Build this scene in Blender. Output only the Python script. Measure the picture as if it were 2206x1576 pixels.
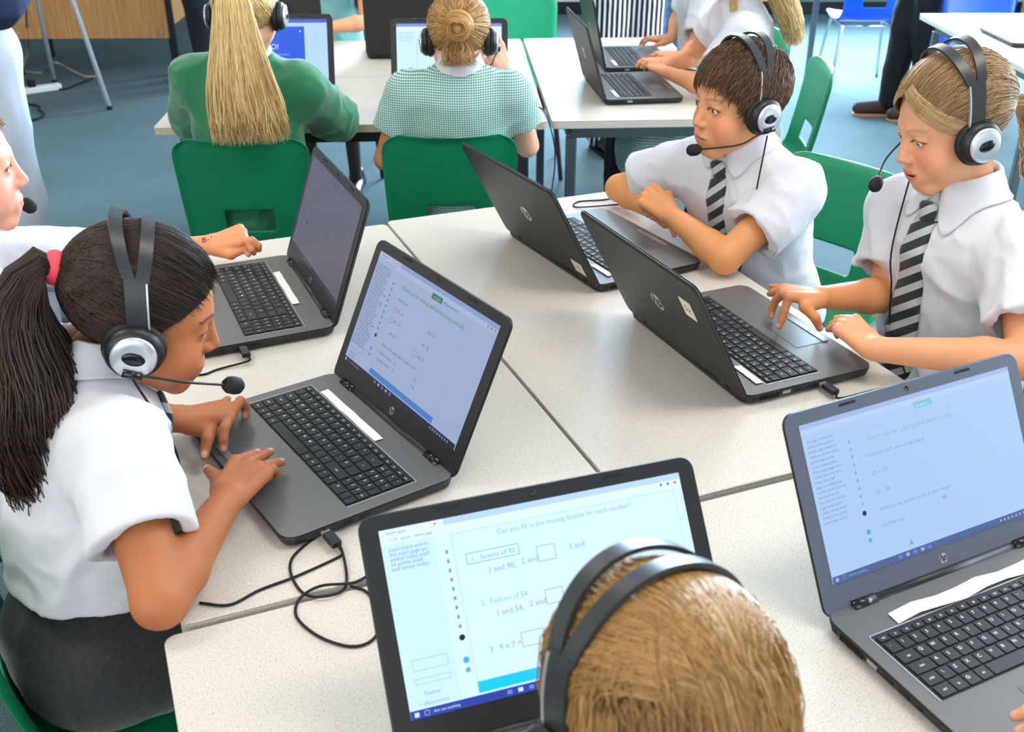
import bpy, math, random
import numpy as np
from mathutils import Matrix, Vector
PI = math.pi
scene = bpy.context.scene
for _o in list(bpy.data.objects): bpy.data.objects.remove(_o)
COL = scene.collection
random.seed(4); RNG = np.random.default_rng(7)
TZ = 0.70                      # table-top height
# ---------------------------------------------------------------- camera
CAM_H, CAM_P, CAM_F = TZ + 0.8688, 0.48896, 2273.0
cd = bpy.data.cameras.new('camera'); cam = bpy.data.objects.new('camera', cd); COL.objects.link(cam)
cam.location = (0, 0, CAM_H); cam.rotation_euler = (PI/2 - CAM_P, 0, 0)
cd.sensor_fit = 'HORIZONTAL'; cd.sensor_width = 36.0; cd.lens = 36.0*CAM_F/2206.0
cd.clip_start = 0.02; cd.clip_end = 60
cd.dof.use_dof = True; cd.dof.focus_distance = 1.75; cd.dof.aperture_fstop = 8.5
scene.camera = cam
# ---------------------------------------------------------------- world, daylight, exposure
world = bpy.data.worlds.new('sky'); scene.world = world; world.use_nodes = True
_bg = world.node_tree.nodes['Background']; _bg.inputs[0].default_value = (0.72, 0.86, 1.0, 1); _bg.inputs[1].default_value = 1.0
vs = scene.view_settings
vs.view_transform = 'Standard'; vs.look = 'None'; vs.exposure = 0.24; vs.gamma = 1.0; vs.use_curve_mapping = False
def area_light(name, loc, target, sx, sy, power, color, spread=180):
    l = bpy.data.lights.new(name, 'AREA'); l.shape = 'RECTANGLE'; l.size = sx; l.size_y = sy; l.energy = power; l.color = color; l.spread = math.radians(spread)
    o = bpy.data.objects.new(name, l); COL.objects.link(o); o.location = loc
    o.rotation_euler = (Vector(target) - Vector(loc)).to_track_quat('-Z', 'Y').to_euler(); return o
# daylight entering through the window wall on the right, the windows behind the camera and the ceiling panels
area_light('window_daylight', (4.15, 3.6, 1.75), (0.0, 2.6, 0.7), 5.6, 1.9, 300, (0.80, 0.91, 1.0))
area_light('window_daylight_back', (2.1, 9.15, 1.75), (1.6, 4.9, 0.0), 3.6, 1.6, 740, (0.55, 0.78, 1.0), 105)
area_light('window_daylight_rear', (-1.2, -2.35, 1.9), (-0.2, 2.0, 0.6), 4.4, 1.7, 72, (1.0, 0.95, 0.88))
for _i, (_x, _y) in enumerate(((-1.8, 1.2), (0.9, 1.2), (-1.8, 4.2), (0.9, 4.2))):
    area_light('ceiling_panel_light', (_x, _y, 2.78), (_x, _y, 0), 1.15, 0.55, 16, (1.0, 0.94, 0.86))
def at(u, v, z):
    """world point at height z (above the floor) seen at picture position u, v"""
    x = (u-1103)/CAM_F; y = -(v-788)/CAM_F
    c, s = math.cos(CAM_P), math.sin(CAM_P)
    d = np.array([x, c+y*s, -s+y*c]); t = (z-CAM_H)/d[2]
    return np.array([0, 0, CAM_H]) + d*t
def aty(u, v, Y):
    x = (u-1103)/CAM_F; y = -(v-788)/CAM_F
    c, s = math.cos(CAM_P), math.sin(CAM_P)
    d = np.array([x, c+y*s, -s+y*c])
    return np.array([0, 0, CAM_H]) + d*(Y/d[1])
# ---------------------------------------------------------------- materials
def lin(c):
    return tuple(((x/255)/12.92 if x/255 <= .04045 else (((x/255)+.055)/1.055)**2.4) for x in c)
MATS = {}
def mat(name, rgb, rough=.5, metal=0, spec=.5, bump=None, var=None, coat=0, sheen=0, attr=None, emit=0, sss=0, trans=0):
    """procedural principled material; rgb is 0-255 sRGB; bump=(scale,strength); var=(scale,amount); attr: colour attribute"""
    if name in MATS: return MATS[name]
    m = bpy.data.materials.new(name); m.use_nodes = True; nt = m.node_tree; N = nt.nodes; Lk = nt.links
    b = N['Principled BSDF']; col = lin(rgb) + (1,)
    b.inputs['Base Color'].default_value = col; b.inputs['Roughness'].default_value = rough
    b.inputs['Metallic'].default_value = metal; b.inputs['Specular IOR Level'].default_value = spec
    b.inputs['Coat Weight'].default_value = coat; b.inputs['Sheen Weight'].default_value = sheen
    if trans: b.inputs['Transmission Weight'].default_value = trans
    if sss:
        b.inputs['Subsurface Weight'].default_value = sss; b.inputs['Subsurface Radius'].default_value = (.012, .004, .002)
        b.inputs['Subsurface Scale'].default_value = 0.6
    if emit:
        b.inputs['Emission Color'].default_value = col; b.inputs['Emission Strength'].default_value = emit
        b.inputs['Base Color'].default_value = (.01, .01, .012, 1)
    m.diffuse_color = col
    tc = N.new('ShaderNodeTexCoord')
    if attr:
        a = N.new('ShaderNodeAttribute'); a.attribute_name = attr; Lk.new(a.outputs['Color'], b.inputs['Base Color'])
    if var:
        nz = N.new('ShaderNodeTexNoise'); nz.inputs['Scale'].default_value = var[0]; nz.inputs['Detail'].default_value = 4
        Lk.new(tc.outputs['Object'], nz.inputs['Vector'])
        r = N.new('ShaderNodeValToRGB'); k = var[1]
        r.color_ramp.elements[0].color = tuple(c*(1-k) for c in col[:3])+(1,); r.color_ramp.elements[1].color = tuple(min(1, c*(1+k)) for c in col[:3])+(1,)
        r.color_ramp.elements[0].position = .35; r.color_ramp.elements[1].position = .65
        Lk.new(nz.outputs['Fac'], r.inputs['Fac']); Lk.new(r.outputs['Color'], b.inputs['Base Color'])
    if bump:
        nz = N.new('ShaderNodeTexNoise'); nz.inputs['Scale'].default_value = bump[0]; nz.inputs['Detail'].default_value = 3
        Lk.new(tc.outputs['Object'], nz.inputs['Vector'])
        bp = N.new('ShaderNodeBump'); bp.inputs['Strength'].default_value = bump[1]; bp.inputs['Distance'].default_value = .002
        Lk.new(nz.outputs['Fac'], bp.inputs['Height']); Lk.new(bp.outputs['Normal'], b.inputs['Normal'])
    MATS[name] = m; return m
def glow(rgb, strength):
    """flat lit screen colour"""
    key = 'screen_%d_%d_%d_%.2f' % (*rgb, strength)
    if key in MATS: return MATS[key]
    m = mat(key, rgb, rough=.35, spec=.3, emit=strength); return m
# ---------------------------------------------------------------- objects
def props(o, label=None, cat=None, group=None, kind=None):
    if label: o['label'] = label
    if cat: o['category'] = cat
    if group: o['group'] = group
    if kind: o['kind'] = kind
    return o
def empty(name, loc=(0, 0, 0), rz=0, label=None, cat=None, group=None):
    o = bpy.data.objects.new(name, None); COL.objects.link(o); o.location = Vector(loc); o.rotation_euler = (0, 0, rz)
    o.empty_display_size = .05
    return props(o, label, cat, group)
def add(name, me, parent=None, mats=None, loc=None, rot=None, mw=None):
    o = bpy.data.objects.new(name, me); COL.objects.link(o)
    if mats is not None and not me.materials:
        for m in (mats if isinstance(mats, (list, tuple)) else [mats]): me.materials.append(m)
    if parent is not None: o.parent = parent
    if mw is not None: o.matrix_local = mw
    if loc is not None: o.location = Vector(loc)
    if rot is not None: o.rotation_euler = rot
    return o
def np_mesh(name, V, F, smooth=True, mi=None, cols=None):
    """mesh from numpy verts and faces (list of tuples or an int array)"""
    me = bpy.data.meshes.new(name)
    if isinstance(F, np.ndarray):
        n, k = F.shape
        me.vertices.add(len(V)); me.vertices.foreach_set('co', np.asarray(V, np.float32).ravel())
        me.loops.add(n*k); me.loops.foreach_set('vertex_index', F.astype(np.int32).ravel())
        me.polygons.add(n); me.polygons.foreach_set('loop_start', np.arange(0, n*k, k, dtype=np.int32))
        me.update(calc_edges=True)
    else:
        me.from_pydata([tuple(map(float, v)) for v in V], [], [tuple(map(int, f)) for f in F]); me.update()
    if len(me.polygons):
        me.polygons.foreach_set('use_smooth', np.full(len(me.polygons), smooth))
        if mi is not None: me.polygons.foreach_set('material_index', np.asarray(mi, np.int32))
    if cols is not None:
        a = me.color_attributes.new('col', 'FLOAT_COLOR', 'POINT')
        c4 = np.ones((len(V), 4), np.float32); c4[:, :3] = cols; a.data.foreach_set('color', c4.ravel())
    me.update(); return me
class MB:
    """collects simple shapes into one mesh"""
    def __init__(s): s.V = []; s.F = []; s.M = []; s.S = []
    def raw(s, V, F, mi=0, M=None, smooth=False):
        o = len(s.V)
        for v in V:
            v = Vector(v)
            s.V.append(M @ v if M is not None else v)
        for f in F: s.F.append(tuple(i+o for i in f)); s.M.append(mi); s.S.append(smooth)
        return s
    def box(s, x0, x1, y0, y1, z0, z1, mi=0, M=None):
        V = [(x, y, z) for z in (z0, z1) for y in (y0, y1) for x in (x0, x1)]
        return s.raw(V, [(0, 2, 3, 1), (4, 5, 7, 6), (0, 1, 5, 4), (2, 6, 7, 3), (0, 4, 6, 2), (1, 3, 7, 5)], mi, M)
    def slab(s, w, d, z0, z1, r=.01, bev=.002, n=5, mi=0, M=None, cx=0, cy=0, taper=0):
        """rounded-rectangle slab with softened edges"""
        def loop(ins, z):
            P = []; rr = max(r-ins, 1e-4); hx, hy = w/2-ins, d/2-ins
            for qx, qy, a0 in ((1, 1, 0), (-1, 1, 90), (-1, -1, 180), (1, -1, 270)):
                for i in range(n+1):
                    a = math.radians(a0+90*i/n)
                    P.append((cx+qx*(hx-rr)+rr*math.cos(a), cy+qy*(hy-rr)+rr*math.sin(a), z))
            return P
        h = z1-z0; b = min(bev, h*.49)
        Ls = [loop(b+taper, z0), loop(taper*.6, z0+b), loop(0, z1-b), loop(b*.35, z1-b*.3), loop(b, z1)]
        V = [p for L in Ls for p in L]; k = len(Ls[0]); F = []
        for j in range(len(Ls)-1):
            for i in range(k): F.append((j*k+i, j*k+(i+1) % k, (j+1)*k+(i+1) % k, (j+1)*k+i))
        F.append(tuple(range(k-1, -1, -1))); F.append(tuple((len(Ls)-1)*k+i for i in range(k)))
        return s.raw(V, F, mi, M)
    def tube(s, pts, rad, n=8, mi=0, caps=True, M=None):
        pts = [Vector(p) for p in pts]; k = len(pts)
        rad = [rad]*k if not hasattr(rad, '__len__') else list(rad)
        V = []; F = []; t0 = (pts[1]-pts[0]).normalized()
        u = t0.orthogonal().normalized()
        for i, p in enumerate(pts):
            t = (pts[min(i+1, k-1)]-pts[max(i-1, 0)]).normalized()
            u = (u-t*u.dot(t)).normalized(); w = t.cross(u)
            for j in range(n):
                a = 2*PI*j/n; V.append(p+(u*math.cos(a)+w*math.sin(a))*rad[i])
        for i in range(k-1):
            for j in range(n): F.append((i*n+j, i*n+(j+1) % n, (i+1)*n+(j+1) % n, (i+1)*n+j))
        if caps: F.append(tuple(range(n-1, -1, -1))); F.append(tuple((k-1)*n+j for j in range(n)))
        return s.raw(V, F, mi, M, True)
    def lathe(s, prof, n=20, mi=0, M=None, sx=1, sy=1, smooth=True):
        """prof: (radius, height) pairs around local z"""
        V = []; F = []; k = len(prof)
        for r, z in prof:
            for j in range(n):
                a = 2*PI*j/n; V.append((sx*r*math.cos(a), sy*r*math.sin(a), z))
        for i in range(k-1):
            for j in range(n): F.append((i*n+j, i*n+(j+1) % n, (i+1)*n+(j+1) % n, (i+1)*n+j))
        F.append(tuple(range(n-1, -1, -1))); F.append(tuple((k-1)*n+j for j in range(n)))
        return s.raw(V, F, mi, M, smooth)
    def mesh(s, name):
        me = bpy.data.meshes.new(name); me.from_pydata([tuple(v) for v in s.V], [], s.F); me.update()
        me.polygons.foreach_set('material_index', np.asarray(s.M, np.int32)); me.polygons.foreach_set('use_smooth', np.asarray(s.S, bool))
        return me
    def build(s, name, mats, parent=None, **k): return add(name, s.mesh(name), parent, mats, **k)
def spline(pts, n=8):
    """smooth points through pts"""
    P = [np.asarray(p, float) for p in pts]; P = [2*P[0]-P[1]]+P+[2*P[-1]-P[-2]]; out = []
    for i in range(1, len(P)-2):
        for j in range(n):
            t = j/n; a, b, c, d = P[i-1:i+3]
            out.append(.5*((2*b)+(-a+c)*t+(2*a-5*b+4*c-d)*t*t+(-a+3*b-3*c+d)*t**3))
    out.append(P[-2]); return out
def frame(origin, fwd, up=(0, 0, 1)):
    """matrix with local y = fwd, local z close to up"""
    f = Vector(fwd).normalized(); r = f.cross(Vector(up)).normalized(); u = r.cross(f)
    M = Matrix((r, f, u)).transposed().to_4x4(); M.translation = Vector(origin); return M
def unit(v): v = np.asarray(v, float); return v/np.linalg.norm(v)
TXT = {}
def text_mesh(s, size=1.0, shear=0.0, bold=0):
    """flat letter faces of a text as (verts, faces), centred on its box"""
    key = (s, shear, bold)
    if key not in TXT:
        c = bpy.data.curves.new('lettering', 'FONT'); c.body = s; c.resolution_u = 2; c.shear = shear; c.offset = bold
        c.align_x = 'LEFT'
        o = bpy.data.objects.new('lettering', c); COL.objects.link(o); bpy.context.view_layer.update()
        me = bpy.data.meshes.new_from_object(o.evaluated_get(bpy.context.evaluated_depsgraph_get()))
        V = np.array([v.co[:2] for v in me.vertices]) if len(me.vertices) else np.zeros((0, 2)); F = [tuple(p.vertices) for p in me.polygons]
        bpy.data.objects.remove(o); bpy.data.curves.remove(c); bpy.data.meshes.remove(me); TXT[key] = (V, F)
    V, F = TXT[key]; return V*size, F
# ---------------------------------------------------------------- implicit surfaces for bodies, clothes and hair masses
def smin(a, b, k):
    if k <= 0: return np.minimum(a, b)
    h = np.clip(.5+.5*(b-a)/k, 0, 1); return b+(a-b)*h-k*h*(1-h)
def smax(a, b, k): return -smin(-a, -b, k)
def cone(p, a, b, ra, rb):
    a = np.asarray(a, np.float32); b = np.asarray(b, np.float32); ab = b-a
    t = np.clip(((p-a)@ab)/max(float(ab@ab), 1e-9), 0, 1)
    return np.linalg.norm(p-a-t[:, None]*ab, axis=1)-(ra+(rb-ra)*t)
def ell(p, c, r, R=None):
    q = p-np.asarray(c, np.float32)
    if R is not None: q = q@np.asarray(R, np.float32)       # columns of R are the local axes
    r = np.asarray(r, np.float32); k0 = np.linalg.norm(q/r, axis=1); k1 = np.linalg.norm(q/(r*r), axis=1)
    return k0*(k0-1)/np.maximum(k1, 1e-6)
_H = RNG.random((32, 32, 32)).astype(np.float32)
def vnoise(p):
    i = np.floor(p).astype(int); f = (p-i).astype(np.float32); f = f*f*(3-2*f); r = 0
    for dx in (0, 1):
        for dy in (0, 1):
            for dz in (0, 1):
                w = (f[:, 0] if dx else 1-f[:, 0])*(f[:, 1] if dy else 1-f[:, 1])*(f[:, 2] if dz else 1-f[:, 2])
                r = r+w*_H[(i[:, 0]+dx) % 32, (i[:, 1]+dy) % 32, (i[:, 2]+dz) % 32]
    return r*2-1
def polygonise(f, lo, hi, h, c=4):
    """surface nets over a sparse grid of step h"""
    lo = np.asarray(lo, float); hi = np.asarray(hi, float); n = np.maximum(np.ceil((hi-lo)/(h*c)).astype(int), 1)
    ax = [lo[i]+(np.arange(n[i])+.5)*h*c for i in range(3)]
    G = np.stack(np.meshgrid(*ax, indexing='ij'), -1).reshape(-1, 3).astype(np.float32)
    dc = f(G).reshape(n); act = np.abs(dc) < c*h*1.25
    def up(a):
        for i in range(3): a = np.repeat(a, c, axis=i)
        return np.pad(a, ((0, 1),)*3, mode='edge')
    D = up(np.where(dc < 0, -1., 1.).astype(np.float32)); m0 = up(act); mk = m0.copy()
    mk[1:] |= m0[:-1]; m1 = mk.copy(); mk[:, 1:] |= m1[:, :-1]; m1 = mk.copy(); mk[:, :, 1:] |= m1[:, :, :-1]
    idx = np.argwhere(mk); D[mk] = f((lo+idx*h).astype(np.float32))
    S = D < 0; sh = np.array(D.shape)-1
    cnt = np.zeros(sh, np.int8); offs = [(a, b, d) for a in (0, 1) for b in (0, 1) for d in (0, 1)]
    for a, b, d in offs: cnt += S[a:a+sh[0], b:b+sh[1], d:d+sh[2]]
    C = np.argwhere((cnt > 0) & (cnt < 8)); ids = -np.ones(sh, np.int32); ids[tuple(C.T)] = np.arange(len(C))
    acc = np.zeros((len(C), 3)); num = np.zeros(len(C))
    for i, o in enumerate(offs):
        for ax_ in range(3):
            if o[ax_]: continue
            o2 = list(o); o2[ax_] = 1
            d0 = D[tuple((C+o).T)]; d1 = D[tuple((C+o2).T)]; x = (d0 < 0) != (d1 < 0)
            t = np.where(x, d0/np.where(x, d0-d1, 1), 0); q = np.array(o, float)[None]+np.eye(3)[ax_][None]*t[:, None]
            acc[x] += q[x]; num[x] += 1
    V = lo+(C+acc/num[:, None])*h
    Q = []
    for ax_ in range(3):
        s0 = [slice(None)]*3; s1 = [slice(None)]*3; s0[ax_] = slice(0, -1); s1[ax_] = slice(1, None)
        a = S[tuple(s0)]; b = S[tuple(s1)]; E = np.argwhere(a != b)
        u, w = [(1, 2), (2, 0), (0, 1)][ax_]
        ok = (E[:, u] > 0) & (E[:, w] > 0) & (E[:, u] < sh[u]) & (E[:, w] < sh[w]); E = E[ok]
        inside = a[tuple(E.T)]
        du = np.eye(3, dtype=int)[u]; dw = np.eye(3, dtype=int)[w]
        q = np.stack([ids[tuple((E-du-dw).T)], ids[tuple((E-dw).T)], ids[tuple(E.T)], ids[tuple((E-du).T)]], 1)
        q[~inside] = q[~inside][:, ::-1]; Q.append(q)
    F = np.concatenate(Q); F = F[(F >= 0).all(1)]
    return V, F
def tri_tubes(P, R, cols, sides=3):
    """many strands at once: P (n,k,3), R (n,k) radii, cols (n,3) -> verts, quads, colours"""
    n, k, _ = P.shape; T = np.gradient(P, axis=1); T /= np.maximum(np.linalg.norm(T, axis=2, keepdims=True), 1e-9)
    ref = np.broadcast_to(np.array([.31, .17, .93]), T.shape); U = np.cross(T, ref); U /= np.maximum(np.linalg.norm(U, axis=2, keepdims=True), 1e-6); W = np.cross(T, U)
    V = np.stack([P+(U*math.cos(2*PI*j/sides)+W*math.sin(2*PI*j/sides))*R[..., None] for j in range(sides)], 2)
    b = (np.arange(n)[:, None, None]*k+np.arange(k-1)[None, :, None])*sides; j = np.arange(sides)[None, None]
    F = np.stack([b+j, b+(j+1) % sides, b+sides+(j+1) % sides, b+sides+j], -1).reshape(-1, 4)
    return V.reshape(-1, 3), F, np.repeat(cols, k*sides, axis=0)
# ---------------------------------------------------------------- shared materials
M_table = mat('table_laminate', (226, 219, 207), rough=.42, spec=.4)
def _speckle(m, base, dark):
    nt = m.node_tree; N = nt.nodes; Lk = nt.links; b = N['Principled BSDF']; tc = N.new('ShaderNodeTexCoord')
    nz = N.new('ShaderNodeTexNoise'); nz.inputs['Scale'].default_value = 420; nz.inputs['Detail'].default_value = 2
    r = N.new('ShaderNodeValToRGB'); r.color_ramp.elements[0].color = lin(dark)+(1,); r.color_ramp.elements[1].color = lin(base)+(1,)
    r.color_ramp.elements[0].position = .30; r.color_ramp.elements[1].position = .46
    n2 = N.new('ShaderNodeTexNoise'); n2.inputs['Scale'].default_value = 5; n2.inputs['Detail'].default_value = 4
    mx = N.new('ShaderNodeMix'); mx.data_type = 'RGBA'; mx.blend_type = 'MULTIPLY'; mx.inputs[0].default_value = .25
    r2 = N.new('ShaderNodeValToRGB'); r2.color_ramp.elements[0].color = (.86, .82, .76, 1); r2.color_ramp.elements[0].position = .3
    Lk.new(tc.outputs['Object'], nz.inputs['Vector']); Lk.new(tc.outputs['Object'], n2.inputs['Vector'])
    Lk.new(nz.outputs['Fac'], r.inputs['Fac']); Lk.new(n2.outputs['Fac'], r2.inputs['Fac'])
    Lk.new(r.outputs['Color'], mx.inputs[6]); Lk.new(r2.outputs['Color'], mx.inputs[7]); Lk.new(mx.outputs[2], b.inputs['Base Color'])
_speckle(M_table, (219, 211, 200), (184, 173, 160))
M_edge = mat('table_edge_beige', (206, 186, 158), rough=.5, var=(30, .12))
M_dark = mat('dark_grey_steel', (52, 52, 56), rough=.38, metal=.3)
M_steel = mat('grey_steel_leg', (120, 126, 134), rough=.3, metal=.7)
M_chrome = mat('chrome_leg', (205, 208, 212), rough=.18, metal=1)
M_black = mat('black_plastic', (22, 22, 24), rough=.42)
M_blackgloss = mat('gloss_black', (14, 14, 16), rough=.15)
M_silver = mat('silver_plastic', (205, 207, 212), rough=.28, metal=.6)
M_paper = mat('white_paper', (246, 244, 240), rough=.8)
M_rubber = mat('black_rubber', (16, 16, 17), rough=.75)
M_carpet = mat('blue_grey_carpet', (86, 122, 140), rough=.95, spec=.1)
def _carpet():
    nt = M_carpet.node_tree; N = nt.nodes; Lk = nt.links; b = N['Principled BSDF']; tc = N.new('ShaderNodeTexCoord')
    a = N.new('ShaderNodeTexNoise'); a.inputs['Scale'].default_value = 260; a.inputs['Detail'].default_value = 3
    r = N.new('ShaderNodeValToRGB'); r.color_ramp.elements[0].color = lin((76, 96, 101))+(1,); r.color_ramp.elements[1].color = lin((116, 137, 142))+(1,)
    r.color_ramp.elements[0].position = .32; r.color_ramp.elements[1].position = .68
    c = N.new('ShaderNodeTexNoise'); c.inputs['Scale'].default_value = 1.6; c.inputs['Detail'].default_value = 5
    mx = N.new('ShaderNodeMix'); mx.data_type = 'RGBA'; mx.blend_type = 'MULTIPLY'; mx.inputs[0].default_value = .35
    bp = N.new('ShaderNodeBump'); bp.inputs['Strength'].default_value = .5; bp.inputs['Distance'].default_value = .004
    for n in (a, c): Lk.new(tc.outputs['Object'], n.inputs['Vector'])
    Lk.new(a.outputs['Fac'], r.inputs['Fac']); Lk.new(r.outputs['Color'], mx.inputs[6]); Lk.new(c.outputs['Fac'], mx.inputs[7])
    Lk.new(mx.outputs[2], b.inputs['Base Color']); Lk.new(a.outputs['Fac'], bp.inputs['Height']); Lk.new(bp.outputs['Normal'], b.inputs['Normal'])
_carpet()
M_wall = mat('cream_wall_paint', (226, 222, 212), rough=.8, bump=(60, .1))
M_greenwall = mat('green_display_board', (70, 150, 112), rough=.85, bump=(200, .2))
M_ceil = mat('white_ceiling', (238, 238, 236), rough=.9)
# ---------------------------------------------------------------- room shell
X0, X1, Y0, Y1, ZC = -4.4, 4.3, -2.5, 9.3, 2.85
def structure(name, mb, mats, parent=None):
    o = mb.build(name, mats, parent)
    if parent is None: o['kind'] = 'structure'
    return o
structure('floor', MB().box(X0, X1, Y0, Y1, -.05, 0), M_carpet)
structure('ceiling', MB().box(X0, X1, Y0, Y1, ZC, ZC+.1), M_ceil)
structure('wall_left', MB().box(X0-.1, X0, Y0, Y1, 0, ZC), M_wall)
def window_wall(name, along, pos, thick, a0, a1, openings, z0=.95, z1=2.55):
    mb = MB()
    def seg(p, q, za, zb):
        if along == 'y': mb.box(pos, pos+thick, p, q, za, zb)
        else: mb.box(p, q, pos, pos+thick, za, zb)
    seg(a0, a1, 0, z0); seg(a0, a1, z1, ZC); cur = a0
    for p, q in openings: seg(cur, p, z0, z1); cur = q
    seg(cur, a1, z0, z1)
    return structure(name, mb, M_wall)
RW = [(0.6, 2.4), (2.6, 4.6), (4.8, 6.6)]; NW = [(-3.3, -1.3), (-1.1, 1.0)]
window_wall('wall_right', 'y', X1, .1, Y0, Y1, RW)
window_wall('wall_near', 'x', Y0-.1, .1, X0, X1, NW)
BW = [(.3, 2.05), (2.25, 4.0)]
window_wall('wall_back', 'x', Y1, .1, X0, X1, BW)
M_frame = mat('white_window_frame', (236, 238, 240), rough=.4)
M_glass = mat('window_glass', (240, 248, 255), rough=.0, trans=1)
wn = 0
for along, ops in (('y', RW), ('x', NW), ('b', BW)):
    for p, q in ops:
        wn += 1; w = q-p; mb = MB(); g = MB()
        for a, b, c, d in ((0, w, .95, 1.0), (0, w, 2.5, 2.55), (0, .05, 1, 2.5), (w-.05, w, 1, 2.5), (w/2-.025, w/2+.025, 1, 2.5)):
            mb.box(X1+.03, X1+.08, p+a, p+b, c, d) if along == 'y' else (mb.box(p+a, p+b, Y0-.08, Y0-.03, c, d) if along == 'x' else mb.box(p+a, p+b, Y1+.03, Y1+.08, c, d))
        wo = structure('window_%d' % wn, mb, M_frame)
        for a, b in ((.0505, w/2-.0255), (w/2+.0255, w-.0505)):
            (g := MB()).box(X1+.052, X1+.058, p+a, p+b, 1.0005, 2.4995) if along == 'y' else (g := MB()).box(p+a, p+b, *((Y0-.058, Y0-.052) if along == 'x' else (Y1+.052, Y1+.058)), 1.0005, 2.4995)
            g.build('pane', M_glass, wo)
structure('baseboard_back', MB().box(X0, X1, Y1-.02, Y1, 0, .10), M_black)
structure('baseboard_left', MB().box(X0, X0+.02, Y0, Y1-.02, 0, .10), M_black)
# ceiling light panels (the lamps of the room)
M_panel = mat('lit_panel', (255, 244, 228), emit=2.5)
for k, (x, y) in enumerate(((-1.8, 1.2), (0.9, 1.2), (-1.8, 4.2), (0.9, 4.2))):
    t = empty('ceiling_light', (x, y, ZC-.05), label='square white ceiling light panel, %s' % ('near left', 'near right', 'far left', 'far right')[k], cat='ceiling light', group='ceiling light panels')
    MB().box(-.6, .6, -.3, -.27, 0, .05).box(-.6, .6, .27, .3, 0, .05).box(-.6, -.57, -.27, .27, 0, .05).box(.57, .6, -.27, .27, 0, .05).build('frame', M_frame, t)
    MB().box(-.57, .57, -.27, .27, .02, .05).build('diffuser', M_panel, t)
# green pinboard low on the back wall
o = structure('pinboard', MB().box(0.9, 4.2, 9.25, 9.299, .12, .88), M_greenwall); del o['kind']
props(o, 'large green display board along the far wall behind the blue chairs', 'display board')
# ---------------------------------------------------------------- tables
def table(cx, cy, w, d, rz, label, legmat=M_dark, edge=M_table, group=None, legs=((-1, -1), (1, -1), (-1, 1), (1, 1)), th=.026, inset=.07):
    t = empty('school_table', (cx, cy, 0), rz, label, 'table', group)
    MB().slab(w, d, TZ-.004, TZ, r=.014, bev=.003).build('table_top', M_table, t)
    MB().slab(w-.001, d-.001, TZ-th, TZ-.0042, r=.014, bev=.002).build('edge_band', edge, t)
    f = MB(); a, b = w/2-inset, d/2-inset
    f.box(-a, a, -b-.015, -b+.015, TZ-.07, TZ-th-.001).box(-a, a, b-.015, b+.015, TZ-.07, TZ-th-.001)
    f.box(-a-.015, -a+.015, -b+.0155, b-.0155, TZ-.07, TZ-th-.001).box(a-.015, a+.015, -b+.0155, b-.0155, TZ-.07, TZ-th-.001)
    f.build('frame', legmat, t)
    for sx, sy in legs:
        MB().slab(.034, .034, .012, TZ-.0705, r=.006, bev=.001).build('leg', legmat, t, loc=(sx*a, sy*b, 0))
        MB().slab(.038, .038, 0, .0118, r=.008, bev=.002).build('foot', M_rubber, t, loc=(sx*a, sy*b, 0))
    return t
TH = math.radians(22); E1 = np.array([math.cos(TH), math.sin(TH)]); E2 = np.array([-math.sin(TH), math.cos(TH)]); JP = np.array([.170, 1.1985])
def tl(a, b): return JP+E1*a+E2*b
c = tl(-.3075, .62); table(c[0], c[1], .608, 1.236, TH, 'off-white speckled table under the laptops of the ponytailed girl and boy at left', group='white tables pushed together')
c = tl(.3055, .628); table(c[0], c[1], .606, 1.25, TH, 'off-white speckled table under the two laptops with logos facing us', group='white tables pushed together')
c = tl(-.015, -.311); table(c[0], c[1], 1.236, .60, TH, 'off-white speckled table nearest the camera, corner at bottom left', group='white tables pushed together')
TB = math.radians(3.3); B1 = np.array([math.cos(TB), math.sin(TB)]); B2 = np.array([-math.sin(TB), math.cos(TB)]); BP = np.array([.114, 3.246])
def tb(a, b): return BP+B1*a+B2*b
c = tb(-.607, .327); table(c[0], c[1], 1.205, .652, TB, 'white table with beige edge behind the backs of the two seated girls', edge=M_edge, group='white tables in the second group')
c = tb(-.607, .985); table(c[0], c[1], 1.205, .652, TB, 'white table beyond, under the black laptop lid turned away', edge=M_edge, group='white tables in the second group')
c = tb(.313, .66); table(c[0], c[1], .606, 1.31, TB, 'white table under two open laptops seen from the side behind the boy', legmat=M_steel, group='white tables in the second group')
table(2.53, 4.87, 1.22, .60, 0, 'white table at upper right edge, farther of two', legmat=M_steel, group='white tables at upper right')
table(2.53, 4.265, 1.22, .60, 0, 'white table at upper right edge, nearer of two', legmat=M_steel, group='white tables at upper right')
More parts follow.
